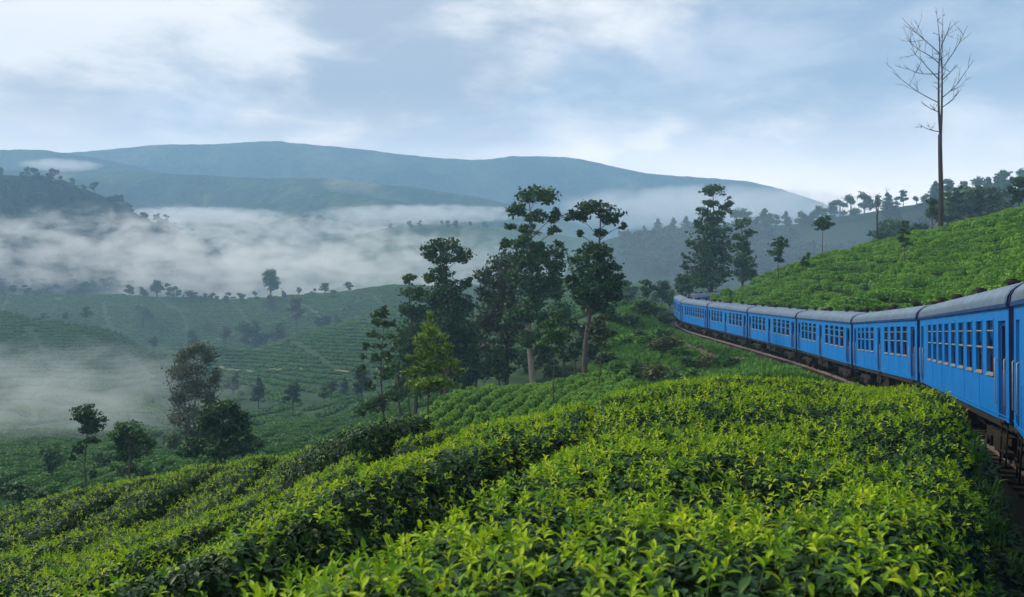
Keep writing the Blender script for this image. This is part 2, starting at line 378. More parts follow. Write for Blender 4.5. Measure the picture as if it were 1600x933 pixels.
M['mountain'] = hill_mat('mountain', [(0.35, (0.008, 0.022, 0.018)), (0.5, (0.03, 0.06, 0.035)), (0.65, (0.085, 0.12, 0.065))], 0.009, bs=30)
M['ridge'] = hill_mat('ridge', [(0.35, (0.012, 0.030, 0.02)), (0.5, (0.035, 0.065, 0.035)), (0.65, (0.09, 0.13, 0.06))], 0.013, bs=20, patch=(0.006, 0.58, (0.20, 0.20, 0.10)))
M['forest_floor'] = hill_mat('forest_floor', [(0.3, (0.008, 0.022, 0.012)), (0.7, (0.022, 0.048, 0.02))], 0.05, bs=3)
M['misty_field'] = hill_mat('misty_field', [(0.3, (0.030, 0.065, 0.03)), (0.7, (0.07, 0.12, 0.05))], 0.03, bs=2)

# ------------------------------------------------------------------ the terrain sheet
def fan(ys, half, n):
    ys = np.asarray(ys, float)[:, None]; t = np.linspace(-1, 1, n)[None]
    X = t * half(ys); Y = np.broadcast_to(ys, X.shape); return X, Y
def grid_faces(r, c):
    i = np.arange(r * c).reshape(r, c); return np.stack([i[:-1, :-1], i[:-1, 1:], i[1:, 1:], i[1:, :-1]], -1).reshape(-1, 4)
ys = np.concatenate([np.linspace(-30, 0, 16, endpoint=False), np.linspace(0, 30, 110, endpoint=False), 30 * (700 / 30) ** np.linspace(0, 1, 230)])
X, Y = fan(ys, lambda y: 22 + 0.85 * np.maximum(y, 0), 300)
Zg = ground(X, Y)
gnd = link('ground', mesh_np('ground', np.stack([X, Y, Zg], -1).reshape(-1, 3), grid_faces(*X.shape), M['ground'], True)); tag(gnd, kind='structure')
# the wide valley floor under everything, out to the mountains
s_ = 2350; xs = np.linspace(-s_, s_, 60); yy = np.linspace(-200, 2350, 60); GX, GY = np.meshgrid(xs, yy)
vf = link('valley_floor', mesh_np('valley_floor', np.stack([GX, GY, -62 + 2 * fbm2(GX, GY, 0.01, 9)], -1).reshape(-1, 3), grid_faces(60, 60), M['misty_field'], True)); tag(vf, kind='structure')

HILLS = []
def hill(name, crest, d, front, back, mat, base=-62, rough=0.12, seed=1, n=260, m=60, pw=1.4, fs=0.02):
    """a ridge: crest given in photo pixels at distance d (m); front/back: horizontal extent of its slopes"""
    crest = np.array(crest, float)
    px = np.linspace(crest[0, 0], crest[-1, 0], n)
    k = np.interp(px, crest[:, 0], crest[:, 1])
    ker = np.ones(9) / 9; k = np.convolve(np.pad(k, 4, mode='edge'), ker, 'valid')
    xc = (px - CX) / F * d; zc = (CY - k) / F * d
    v = np.concatenate([np.linspace(-1, 0, m, endpoint=False), np.linspace(0, 1, m // 2)])
    Xh = np.broadcast_to(xc[None], (len(v), n)); Yh = d + np.where(v < 0, v * front, v * back)[:, None] + 0 * Xh
    dip = fbm2(Xh, Yh, fs, seed, 5); dcr = fbm2(xc * 1.0, 0 * xc + d, fs * 5, seed + 1, 4)
    prof = np.abs(1 - np.abs(v)) [:, None] ** pw
    ends = np.minimum(1, np.minimum(np.arange(n), np.arange(n)[::-1]) / (n * 0.06))
    hgt = (zc - base) * ends
    Zh = base - 3 + (hgt + 3) * np.clip(np.minimum(prof + rough * dip * (1 - prof) * prof * 4, 0.45 + 0.55 * prof), 0, 1.0) + (np.abs(dcr) * 0.006 * d * 0.15 * ends * prof)
    me = mesh_np(name, np.stack([Xh, Yh, Zh], -1).reshape(-1, 3), grid_faces(*Xh.shape), mat, True)
    o = link(name, me); tag(o, kind='structure')
    def q(x, y):
        x = np.asarray(x, float); y = np.asarray(y, float)
        t = np.where(y < d, (y - d) / front, (y - d) / back); ok = (np.abs(t) < 1) & (x > xc[0]) & (x < xc[-1])
        j = np.interp(np.clip(t, -1, 1), v, np.arange(len(v))); i = np.interp(x, xc, np.arange(n))
        j0 = np.clip(j.astype(int), 0, len(v) - 2); i0 = np.clip(i.astype(int), 0, n - 2); fj = j - j0; fi = i - i0
        zz = (Zh[j0, i0] * (1 - fi) + Zh[j0, i0 + 1] * fi) * (1 - fj) + (Zh[j0 + 1, i0] * (1 - fi) + Zh[j0 + 1, i0 + 1] * fi) * fj
        return np.where(ok, zz, -1e3)
    HILLS.append(q); return q
hill('mountain', [(-420,250),(-150,242),(0,240),(100,240),(180,233),(250,226),(330,226),(380,223),(420,220),(460,224),(560,233),(640,243),(720,250),(760,250),(800,245),(840,244),
     (900,247),(960,261),(1020,273),(1100,278),(1170,284),(1215,294),(1270,312),(1340,340),(1500,390)], 2000, 520, 300, M['mountain'], rough=0.26, seed=4, n=420, m=110, fs=0.016)
hill('mountain', [(-500,225),(-100,230),(0,235),(60,234),(110,241),(170,251),(230,264),(330,300),(400,330)], 1650, 300, 200, M['mountain'], rough=0.14, seed=14, fs=0.015)
hill('ridge', [(-400,262),(-100,268),(100,267),(180,266),(300,274),(420,279),(500,277),(560,285),(640,293),(700,301),(780,315),(850,335),(930,360),(1020,400)], 1350, 420, 250, M['ridge'], rough=0.30, seed=6, n=340, m=110, fs=0.018)
hill('ridge', [(280,345),(400,320),(470,305),(520,300),(560,305),(640,318),(700,325),(780,345),(880,380)], 1180, 200, 140, M['ridge'], rough=0.2, seed=8, fs=0.02)
hill('misty_hill', [(230,385),(300,349),(340,342),(400,338),(470,339),(520,346),(580,368),(620,390)], 980, 120, 120, M['misty_field'], rough=0.15, seed=9)
hill('misty_hill', [(480,400),(540,372),(600,357),(660,351),(740,353),(790,357),(860,365),(950,380),(1050,400)], 830, 220, 120, M['misty_field'], rough=0.15, seed=10)
q_left = hill('forest_hill', [(-450,255),(-200,262),(0,274),(60,277),(110,290),(150,302),(180,316),(205,332),(235,345),(268,357),(310,378),(370,410)], 690, 190, 140, M['forest_floor'], rough=0.12, seed=12, base=-20, fs=0.03)
q_right = hill('forest_hill', [(820,420),(900,388),(980,366),(1060,356),(1120,352),(1180,352),(1240,352),(1300,340),(1360,332),(1440,318),(1500,314),(1560,304),(1600,296),(1700,280),(1900,262),(2150,250)],
     500, 260, 150, M['forest_floor'], rough=0.12, seed=15, base=-30, pw=0.95, fs=0.03)
def height(x, y):
    h = ground(np.array([x]), np.array([y]))[0] if y < 700 else -62.0
    for q in HILLS: h = max(h, float(q(np.array([x]), np.array([y]))[0]))
    return float(h)

# ------------------------------------------------------------------ instancing of uncountable leaves (stuff)
def proto_collection(name, meshes):
    c = bpy.data.collections.new(name)
    for i, me in enumerate(meshes):
        o = bpy.data.objects.new('%s_%02d' % (name, i), me); c.objects.link(o)
    return c
def instancer(name, pts, rot, scl, idx, coll, parent=None):
    me = bpy.data.meshes.new(name); me.vertices.add(len(pts)); me.vertices.foreach_set('co', np.asarray(pts, np.float32).ravel())
    for nm, ty, dat in (('rot', 'FLOAT_VECTOR', rot), ('scl', 'FLOAT_VECTOR', scl)):
        a = me.attributes.new(nm, ty, 'POINT'); a.data.foreach_set('vector', np.asarray(dat, np.float32).ravel())
    a = me.attributes.new('idx', 'INT', 'POINT'); a.data.foreach_set('value', np.asarray(idx, np.int32))
    o = link(name, me, parent)
    nt = bpy.data.node_groups.new(name + '_nodes', 'GeometryNodeTree')
    nt.interface.new_socket('Geometry', in_out='INPUT', socket_type='NodeSocketGeometry'); nt.interface.new_socket('Geometry', in_out='OUTPUT', socket_type='NodeSocketGeometry')
    N = nt.nodes; L = nt.links
    gi = N.new('NodeGroupInput'); go = N.new('NodeGroupOutput'); ip = N.new('GeometryNodeInstanceOnPoints')
    ci = N.new('GeometryNodeCollectionInfo'); ci.inputs['Collection'].default_value = coll; ci.inputs['Separate Children'].default_value = True; ci.inputs['Reset Children'].default_value = True
    def attr(nm, ty):
        n = N.new('GeometryNodeInputNamedAttribute'); n.data_type = ty; n.inputs['Name'].default_value = nm; return n.outputs['Attribute']
    L.new(gi.outputs[0], ip.inputs['Points']); L.new(ci.outputs[0], ip.inputs['Instance']); ip.inputs['Pick Instance'].default_value = True
    L.new(attr('idx', 'INT'), ip.inputs['Instance Index']); L.new(attr('scl', 'FLOAT_VECTOR'), ip.inputs['Scale'])
    er = N.new('FunctionNodeEulerToRotation'); L.new(attr('rot', 'FLOAT_VECTOR'), er.inputs[0]); L.new(er.outputs[0], ip.inputs['Rotation'])
    L.new(ip.outputs[0], go.inputs[0])
    md = o.modifiers.new('scatter', 'NODES'); md.node_group = nt
    return o

# ------------------------------------------------------------------ tea leaves, shoots and sprigs
def leaf_shape(length, width, curl, fold, nseg=4):
    """a pointed leaf lying along +X, base at the origin, folded along its midrib and curling down"""
    V = []; Fs = []; ang = 0; x = 0; zz = 0
    prof = [0.10, 0.72, 1.0, 0.70, 0.05] if nseg == 4 else [0.15, 1.0, 0.06]
    for i in range(nseg + 1):
        wv = width * 0.5 * prof[i]
        V += [(x, -wv, zz + wv * fold), (x, 0, zz), (x, wv, zz + wv * fold)]
        ang = -curl * (i / nseg) ; st = length / nseg; x += st * math.cos(ang); zz += st * math.sin(ang)
    for i in range(nseg):
        a = i * 3; Fs += [(a, a + 3, a + 4, a + 1), (a + 1, a + 4, a + 5, a + 2)]
    return np.array(V), Fs
def euler_m(yaw, pitch, roll):
    return np.array(Matrix.Rotation(yaw, 3, 'Z') @ Matrix.Rotation(-pitch, 3, 'Y') @ Matrix.Rotation(roll, 3, 'X'))
def sprig(seed, kind, nseg):
    r = random.Random(seed); mb = MB()
    if kind == 'shoot':          # a flush: two or three pale leaves and a bud standing above older ones
        h = r.uniform(0.05, 0.10); lean = np.array((r.uniform(-.25, .25), r.uniform(-.25, .25), 1)) * h
        if nseg == 4: mb.tube([(0, 0, -0.10), lean * 0.4, lean], [0.0022, 0.002, 0.0012], 4, 1)
        n = r.randint(4, 6); a0 = r.uniform(0, 6.28)
        for i in range(n):
            t = i / (n - 1); L = 0.085 - 0.035 * t; L *= r.uniform(0.85, 1.2)
            V, Fs = leaf_shape(L, L * 0.40, r.uniform(0.3, 1.2), 0.55, nseg)
            m3 = euler_m(a0 + i * 2.4 + r.uniform(-.3, .3), 0.25 + 0.95 * t + r.uniform(-.15, .2), r.uniform(-.3, .3))
            mb.add(V @ m3.T + lean * (0.25 + 0.75 * t), Fs, 0, True)
    else:                        # a tuft of grown leaves
        for i in range(r.randint(9, 12)):
            L = r.uniform(0.065, 0.105); V, Fs = leaf_shape(L, L * 0.46, r.uniform(0.1, 0.9), 0.35, nseg)
            m3 = euler_m(r.uniform(0, 6.28), r.uniform(-0.45, 0.75), r.uniform(-.5, .5))
            q = r.uniform(0, 0.085); t = r.uniform(0, 6.28)
            mb.add(V @ m3.T + np.array((q * math.cos(t), q * math.sin(t), r.uniform(-0.09, 0.02))), Fs, 0, True)
    return mb
def sprig_meshes(kind, mat, nseg, n, seed):
    return [sprig(seed + i, kind, nseg).mesh('tea_' + kind, [mat, M['stem']]) for i in range(n)]
C_shoot = proto_collection('tea_shoot_stock', sprig_meshes('shoot', M['young'], 4, 6, 100) )
C_shoot2 = proto_collection('tea_shoot_far_stock', sprig_meshes('shoot', M['young'], 2, 5, 130))
C_tuft = proto_collection('tea_tuft_stock', sprig_meshes('tuft', M['mature'], 4, 6, 160))
C_tuft2 = proto_collection('tea_tuft_far_stock', sprig_meshes('tuft', M['mature'], 2, 5, 190))
C_dark = proto_collection('tea_dark_stock', sprig_meshes('tuft', M['darkleaf'], 2, 5, 220))

# ------------------------------------------------------------------ the near tea hedges
def poly_sd(X, Y, poly):
    """signed distance to a polygon, + inside"""
    p = np.array(poly, float); q = np.roll(p, -1, 0); x = X.ravel(); y = Y.ravel()
    dm = np.full(len(x), 1e9); ins = np.zeros(len(x), bool)
    for (ax, ay), (bx, by) in zip(p, q):
        ex, ey = bx - ax, by - ay; t = np.clip(((x - ax) * ex + (y - ay) * ey) / (ex * ex + ey * ey), 0, 1)
        dm = np.minimum(dm, np.hypot(x - ax - t * ex, y - ay - t * ey))
        c = ((ay > y) != (by > y)); ins ^= c & (x < (bx - ax) * (y - ay) / ((by - ay) if by != ay else 1e-9) + ax)
    return np.where(ins, dm, -dm).reshape(X.shape)
PA = [(-1.0,0.9),(0.35,0.9),(0.85,1.6),(1.35,2.4),(2.0,3.4),(3.05,5.6),(4.85,9),(6.8,13),(8.6,17),(10.0,21),(9.8,26),(5,26),(1.7,21),(1.15,14),(0.85,10.8),(.36,8.8),(-.06,7),(-.42,5.8),(-.68,4.5),(-1.0,3.8),(-1.25,3.1),(-1.5,2)]
PB = [(-2.4,2.6),(-2.25,3.3),(-1.95,4.2),(-1.62,4.9),(-1.3,5.9),(-.92,7.15),(-.36,8.9),(.15,9.8),(1.1,10.9),(1.5,13.8),(2.1,21),(.4,20),(-.6,15),(-1.1,13.2),(-1.65,11.5),(-2.0,9),(-2.3,7.4),(-2.7,6.2),(-3.0,5),(-2.8,3.4)]
PC = [(-3.0,2.2),(-3.25,5),(-2.95,6.4),(-2.5,7.6),(-2.2,9.2),(-1.85,11.6),(-1.35,13.4),(-.9,15.2),(-.2,19),(-1.5,22),(-4,26.5),(-7,31),(-11,33),(-16,33),(-25,31),(-25,8),(-8,2)]
PD = [(-4.3,15.3),(-3.4,14.4),(-2.4,14.3),(-1.6,15.2),(-1.3,16.8),(-2.2,18.2),(-3.6,18.2),(-4.4,17)]
def hedge_field(poly, kind, x0, x1, y0, y1, st):
    xs = np.arange(x0, x1, st); ys = np.arange(y0, y1, st); X, Y = np.meshgrid(xs, ys)
    sd = poly_sd(X, Y, poly) + 0.10 * fbm2(X, Y, 4.0, 31, 3)
    H = np.sqrt(np.clip(sd / 0.38, 0, 1))
    lump = 0.050 * fbm2(X, Y, 3.2, 41, 3) + 0.05 * fbm2(X, Y, 1.1, 43, 2)
    if kind == 'main':
        hole = fbm2(X * 1.0, Y * 0.8, 1.7, 52, 3); H = H * (1 - 0.42 * sstep(0.62, 0.95, hole) * sstep(2.6, 4.5, Y))
    if kind == 'slope':                      # plucking rows run down the slope
        rr = np.abs(((X + 0.10 * Y + 0.35 * fbm2(X, Y, 0.5, 61, 3)) / 1.55) % 1 - 0.5) * 1.55
        H = H * (0.18 + 0.82 * sstep(0.02, 0.30, rr))
        cr = np.abs(((Y - 0.5 * X + 0.9 * fbm2(X, Y, 0.4, 67, 3)) / 3.1) % 1 - 0.5) * 3.1
        H = H * (0.55 + 0.45 * sstep(0.0, 0.22, cr)); lump = lump * 1.2
    hb = BH + (0.42 if kind == 'dark' else 0.0)
    Z = ground(X, Y) + hb * H + lump * np.clip(sd / 0.3, 0, 1)
    return X, Y, Z, sd
def hedge(name, poly, kind, ext, st, label, seed):
    X, Y, Z, sd = hedge_field(poly, kind, *ext, st)
    Fq = grid_faces(*X.shape); keep = (sd.ravel()[Fq] > -0.05).all(1); Fq = Fq[keep]
    root = empty(name, (float(np.mean([p[0] for p in poly])), float(np.mean([p[1] for p in poly])), 0.0)); tag(root, label, 'tea bushes', 'clipped tea hedges')
    off = np.array(root.location); V = np.stack([X, Y, Z], -1).reshape(-1, 3)
    used = np.unique(Fq); rm = np.full(len(V), -1); rm[used] = np.arange(len(used))
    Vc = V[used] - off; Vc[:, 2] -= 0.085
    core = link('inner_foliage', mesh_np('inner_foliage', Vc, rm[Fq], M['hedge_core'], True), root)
    # scatter on the surface, sides included
    A, B, C_, D = (V[Fq[:, i]] for i in range(4)); nr = np.cross(C_ - A, D - B); ar = np.linalg.norm(nr, axis=1); nr /= ar[:, None]; ar *= 0.5
    ctr = (A + C_) / 2; dist = np.linalg.norm(ctr, axis=1); pxv = CX + F * ctr[:, 0] / np.maximum(ctr[:, 1], 0.1)
    vis = (ctr[:, 1] > 1.2) & (pxv > -350) & (pxv < 1950)
    # the back of the hill away from the camera is thinned
    facing = (nr * (-ctr / dist[:, None])).sum(1); vis &= facing > -0.35
    r = np.random.default_rng(seed); out = []
    def scatter(dens, far, coll_near, coll_far, nn, nf, tilt, smul, zoff, jit, topbias):
        res = None
        for near in (True, False):
            sel = vis & ((dist < far) == near)
            if not sel.any(): continue
            q = dens(dist[sel]) * ar[sel] * (np.clip(nr[sel][:, 2], 0, 1) ** topbias)
            if topbias > 0: cs = ctr[sel]; q = q * (0.30 + 0.95 * sstep(-0.75, 0.55, fbm2(cs[:, 0], cs[:, 1], 2.6, 17, 3)))
            cnt = r.poisson(q)
            k = np.repeat(np.nonzero(sel)[0], cnt); m = len(k)
            u, v_ = r.random((m, 1)), r.random((m, 1))
            p = (A[k] * (1 - u) + B[k] * u) * (1 - v_) + (D[k] * (1 - u) + C_[k] * u) * v_
            p = p + nr[k] * (zoff + r.normal(0, jit, (m, 1)))
            n = nr[k] * tilt + np.array((0, 0, 1 - tilt)) + r.normal(0, 0.16, (m, 3)); n /= np.linalg.norm(n, axis=1, keepdims=True)
            rx = np.arctan2(-n[:, 1], n[:, 2]); ry = np.arcsin(np.clip(n[:, 0], -1, 1)); rz = r.uniform(0, 6.28, m)
            # rotate about local z first, then tilt: R = Rx Ry Rz
            rot = np.empty((m, 3))
            cz, sz = np.cos(rz), np.sin(rz); cx_, sx_ = np.cos(rx), np.sin(rx); cy_, sy_ = np.cos(ry), np.sin(ry)
            R00 = cy_ * cz; R10 = sx_ * sy_ * cz + cx_ * sz; R20 = -cx_ * sy_ * cz + sx_ * sz; R21 = cx_ * sy_ * sz + sx_ * cz; R22 = cx_ * cy_
            rot[:, 0] = np.arctan2(R21, R22); rot[:, 1] = -np.arcsin(np.clip(R20, -1, 1)); rot[:, 2] = np.arctan2(R10, R00)
            s = smul * (0.61 if kind == 'slope' else 0.70) * r.uniform(0.72, 1.3, m) * (1 + 0.2 * np.clip((dist[k] - 8) / 20, 0, 1))
            yield p, rot, s, r.integers(0, nn if near else nf, m), (coll_near if near else coll_far), near
    dn = lambda d: (215 if kind == 'slope' else 185) * np.clip(9 / np.maximum(d, 1), 0.40, 1)
    ds = lambda d: (135 if kind == 'slope' else 118) * np.clip(9 / np.maximum(d, 1), 0.45, 1)
    if kind == 'dark': ct = (C_dark, C_dark, 5, 5)
    else: ct = (C_tuft, C_tuft2, 6, 5)
    for p, rot, s, ix, coll, near in scatter(dn, 7.5, *ct, 0.75, 1.0, -0.01, 0.022, 0.0):
        instancer('leaves', p - off, rot, np.repeat(s[:, None], 3, 1), ix, coll, root)['kind'] = 'stuff'
    if kind == 'dark': ds = lambda d: 10.0
    for p, rot, s, ix, coll, near in scatter(ds, 7.5, C_shoot, C_shoot2, 6, 5, 0.5, 1.0, 0.028, 0.018, 0.9):
        if kind == 'main' and near:          # the largest shoots become objects of their own
            pq = np.linalg.norm(p, axis=1); ppx = CX + F * p[:, 0] / p[:, 1]; ppy = CY - F * p[:, 2] / p[:, 1]
            cand = np.nonzero((ppx > 330) & (ppx < 1540) & (ppy < 925) & (ppy > 500))[0]; cand = cand[np.argsort(pq[cand])][:58]
            single_shoots(root, p[cand] - off, rot[cand], s[cand])
            kp = np.ones(len(p), bool); kp[cand] = False; p, rot, s, ix = p[kp], rot[kp], s[kp], ix[kp]
        instancer('young_shoots', p - off, rot, np.repeat(s[:, None], 3, 1), ix, coll, root)['kind'] = 'stuff'
    return root
def single_shoots(root, pts, rots, scl):
    r = random.Random(77)
    st = MB(); st.tube([(0, 0, -0.10), (0.004, 0.003, 0.03), (0.010, 0.004, 0.075)], [0.0023, 0.002, 0.0012], 5)
    stem_me = st.mesh('shoot', M['stem']); lm = []
    for L, cu in ((0.085, 0.9), (0.080, 0.5), (0.068, 0.7), (0.058, 0.4), (0.045, 0.2)):
        V, Fs = leaf_shape(L, L * 0.40, cu, 0.55, 4); mb = MB(); mb.add(V, Fs, 0, True); lm.append(mb.mesh('leaf', M['young']))
    for p, ro, s in zip(pts, rots, scl):
        o = link('shoot', stem_me, root, p); o.rotation_euler = ro; o.scale = (s, s, s); a0 = r.uniform(0, 6.28)
        for i, me in enumerate(lm):
            t = i / 4; l = link('leaf', me, o, (0.002 + 0.008 * t, 0.003, 0.018 + 0.057 * t))
            l.rotation_euler = Matrix(euler_m(a0 + i * 2.4 + r.uniform(-.3, .3), 0.25 + 0.95 * t + r.uniform(-.15, .2), r.uniform(-.3, .3))).to_euler()
hedge('tea_hedge', PA, 'main', (-2.2, 11.2, 0.5, 27), 0.11, 'broad bright green tea hedge filling the foreground beside the blue train', 1)
hedge('tea_hedge', PB, 'strip', (-3.4, 2.0, 2.4, 22), 0.11, 'narrow tea hedge with a dark leafy flank across the gap from the foreground hedge', 2)
hedge('tea_hedge', PC, 'slope', (-26, 0.5, 1.8, 34), 0.13, 'fine textured tea hedge rows covering the slope that falls to the lower left', 3)
hedge('tea_hedge', PD, 'dark', (-5, -0.8, 13.8, 19), 0.12, 'dark green overgrown tea clump rising between the slope and the narrow hedge', 4)

# ------------------------------------------------------------------ railway: ballast, sleepers, rails, footpath
def ballast_mat():
    m = Mat('ballast'); n = m.noise(14, 5, 0.7); n2 = m.noise(0.6, 3, 0.5)
    c = m.mix(m.maprange(n2, 0.45, 0.65), m.ramp(n, [(0.3, (0.018, 0.016, 0.013)), (0.6, (0.045, 0.038, 0.032)), (0.8, (0.085, 0.072, 0.062))]), (0.025, 0.035, 0.016))
    m.base(c, 0.9, 0.15).bump(n, 0.8, 0.05); return m.m
M['ballast'] = ballast_mat()
mm = Mat('rail_steel'); nn = mm.noise(3, 4); M['rail'] = mm.base(mm.ramp(nn, [(0.3, (0.10, 0.055, 0.035)), (0.7, (0.20, 0.16, 0.14))]), 0.5, 0.4, 0.3).m
mm = Mat('sleeper_wood'); nn = mm.noise(5, 4); M['sleeper'] = mm.base(mm.ramp(nn, [(0.3, (0.035, 0.026, 0.02)), (0.7, (0.09, 0.07, 0.055))]), 0.9, 0.1).m
mm = Mat('red_earth'); nn = mm.noise(2.5, 5, 0.65); M['earth'] = mm.base(mm.ramp(nn, [(0.3, (0.07, 0.05, 0.038)), (0.55, (0.15, 0.10, 0.072)), (0.75, (0.20, 0.155, 0.115))]), 0.95, 0.1).bump(nn, 0.6, 0.05).m
def ribbon(name, line, offs, mat, dzs):
    """sweep a cross-section (offsets right of the line, heights above it) along a line of points"""
    t = np.gradient(line, axis=0); t /= np.linalg.norm(t[:, :2], axis=1, keepdims=True); nr = np.stack([t[:, 1], -t[:, 0], 0 * t[:, 0]], -1)
    V = np.stack([line + nr * o + np.array((0, 0, dz)) for o, dz in zip(offs, dzs)], 1)
    me = mesh_np(name, V.reshape(-1, 3), grid_faces(*V.shape[:2]), mat, False); return me
trk = empty('railway_track', TRK[40]); tag(trk, kind='structure')
def under(name, me):
    o = link(name, me, trk); o.location = -Vector(TRK[40]); return o
under('ballast', ribbon('ballast', TRK, [-2.1, -1.5, 1.5, 2.1], M['ballast'], [-0.50, -0.20, -0.20, -0.50]))
for sgn in (-1, 1):
    o_ = sgn * 0.84
    under('rail', ribbon('rail', TRK, [o_ - 0.06, o_ - 0.035, o_ - 0.035, o_ + 0.035, o_ + 0.035, o_ + 0.06], M['rail'], [-0.14, -0.10, 0.0, 0.0, -0.10, -0.14]))
sl_mb = MB(); sl_mb.box(-1.3, 1.3, -0.12, 0.12, -0.20, -0.135); sl_me = sl_mb.mesh('sleeper', M['sleeper'])
acc = 0
for i in range(1, len(TRK)):
    seg = TRK[i] - TRK[i - 1]; L_ = np.linalg.norm(seg[:2]); a = 0.7 - acc
    while a < L_:
        p = TRK[i - 1] + seg * a / L_
        if 0 < p[1] < 118 and len([1 for c in trk.children]) < 200:
            o = link('sleeper', sl_me, trk); o.location = Vector(p) - Vector(TRK[40]); o.rotation_euler = (0, 0, -math.atan2(seg[0], seg[1]))
        a += 0.75
    acc = (L_ - a) + 0.75 - 0.0; acc = max(0.0, min(acc, 0.7))
# footpath leaving the track along the outer edge of the bench
pth = [P(1046, 506, 106), P(1056, 522, 96), P(1085, 540, 86), P(1130, 558, 77), P(1180, 574, 70), P(1230, 590, 64), P(1290, 610, 58)]
pth = catmull(np.array(pth), 10)
def drape(line, up): 
    l = line.copy(); l[:, 2] = ground(l[:, 0], l[:, 1]) + up; return l
tt = np.gradient(pth, axis=0); tt /= np.linalg.norm(tt[:, :2], axis=1, keepdims=True); nrp = np.stack([tt[:, 1], -tt[:, 0], 0 * tt[:, 0]], -1)
Vp = np.stack([drape(pth + nrp * o, u) for o, u in ((-1.0, -0.05), (-0.8, 0.09), (0, 0.06), (0.8, 0.09), (1.0, -0.05))], 1)
pm = link('path', mesh_np('path', Vp.reshape(-1, 3), grid_faces(*Vp.shape[:2]), M['earth'], True)); tag(pm, kind='structure')
kb = MB()
for k in range(0, len(pth) - 1):
    V_, F_ = tube([drape((pth + nrp * s)[k:k + 1], 0.10)[0] if False else (drape((pth + nrp * 1.05), 0.10)[k]) for s in (0,)] + [drape((pth + nrp * 1.05), 0.10)[k + 1]], 0.09, 5)
    kb.add(V_, F_)
mm = Mat('pale_concrete'); nn = mm.noise(4, 4); M['concrete'] = mm.base(mm.ramp(nn, [(0.3, (0.16, 0.15, 0.14)), (0.7, (0.33, 0.32, 0.30))]), 0.9, 0.2).m
ko = kb.build('path_edging', M['concrete'], pm)

mm = Mat('field_path'); nn = mm.noise(0.8, 4, 0.6); M['fpath'] = mm.base(mm.ramp(nn, [(0.3, (0.10, 0.13, 0.05)), (0.7, (0.22, 0.21, 0.13))]), 0.95, 0.1).m
for pts_, wd_ in (([(343,552,296),(400,536,304),(480,517,318),(550,498,329),(618,480,340)], 0.9), ([(300,534,378),(430,512,384),(560,489,392)], 0.8), ([(343,569,285),(450,573,264),(546,579,250),(600,575,246)], 0.6), ([(60,500,322),(190,520,309),(290,544,296)], 0.5)):
    ln_ = catmull(np.array([P(*a) for a in pts_]), 12); t_ = np.gradient(ln_, axis=0); t_ /= np.linalg.norm(t_[:, :2], axis=1, keepdims=True); n_ = np.stack([t_[:, 1], -t_[:, 0], 0 * t_[:, 0]], -1)
    V_ = np.stack([drape(ln_ + n_ * o * wd_, 0.35) for o in (-1, 0, 1)], 1); tag(link('field_path', mesh_np('field_path', V_.reshape(-1, 3), grid_faces(*V_.shape[:2]), M['fpath'], True)), kind='structure')
# ------------------------------------------------------------------ the train
def paint_mat(name, c, dirt=(0.06, 0.05, 0.04), rough=0.32, amt=0.5):
    m = Mat(name); n = m.noise(1.2, 5, 0.6); st = m.noise(2.0, 4, 0.6, vec=m.mapping(scale=(5, 5, 0.35)))
    sp = m.N.new('ShaderNodeSeparateXYZ'); m.L.new(m.tc.outputs['Object'], sp.inputs[0])
    fade = m.mix(m.maprange(n, 0.35, 0.7), c, tuple(x * 0.80 + 0.015 for x in c))
    d = m.math('MULTIPLY', m.maprange(st, 0.5, 0.75), amt)
    m.base(m.mix(d, fade, dirt), m.maprange(n, 0.3, 0.7, rough, rough + 0.18), 0.25); m.bump(n, 0.05, 0.03); return m.m
M['blue'] = paint_mat('coach_blue', (0.0, 0.175, 0.56), dirt=(0.015, 0.09, 0.24), amt=0.5)
M['navy'] = paint_mat('coach_navy', (0.006, 0.035, 0.16), amt=0.3)  # doors and trim; on the end walls it stands in for shade
M['roof'] = paint_mat('coach_roof', (0.10, 0.15, 0.22), dirt=(0.05, 0.06, 0.07), rough=0.26, amt=0.6)
M['iron'] = Mat('underframe').base((0.020, 0.017, 0.015), 0.75, 0.3).m
mm = Mat('rusty_iron'); nn = mm.noise(4, 5, 0.65); M['rust'] = mm.base(mm.ramp(nn, [(0.35, (0.012, 0.011, 0.010)), (0.6, (0.030, 0.022, 0.017)), (0.8, (0.07, 0.042, 0.028))]), 0.8, 0.2).m
M['frame'] = Mat('window_frame').base((0.26, 0.24, 0.20), 0.5, 0.4).m
M['inner'] = Mat('coach_interior').base((0.24, 0.20, 0.15), 0.8, 0.2).m
M['seat'] = Mat('seat_cover').base((0.22, 0.045, 0.030), 0.7, 0.2).m
M['rubber'] = Mat('gangway_rubber').base((0.012, 0.014, 0.02), 0.8, 0.2).m
M['chrome'] = Mat('handrail_steel').base((0.30, 0.29, 0.27), 0.45, 0.5, 0.4).m
def glass_mat():
    m = Mat('glass'); t = m.N.new('ShaderNodeBsdfTransparent'); t.inputs[0].default_value = (0.55, 0.62, 0.60, 1)
    gl = m.N.new('ShaderNodeBsdfGlossy'); gl.inputs['Roughness'].default_value = 0.04
    fr = m.N.new('ShaderNodeFresnel'); fr.inputs[0].default_value = 1.9
    mx = m.N.new('ShaderNodeMixShader'); m.L.new(fr.outputs[0], mx.inputs[0]); m.L.new(t.outputs[0], mx.inputs[1]); m.L.new(gl.outputs[0], mx.inputs[2])
    m.L.new(mx.outputs[0], m.out.inputs['Surface']); return m.m
M['glass'] = glass_mat()
CL, SH, RR = 15.3, 2.27, 0.55          # coach length, side height, roof rise
Z0 = BODY_Z
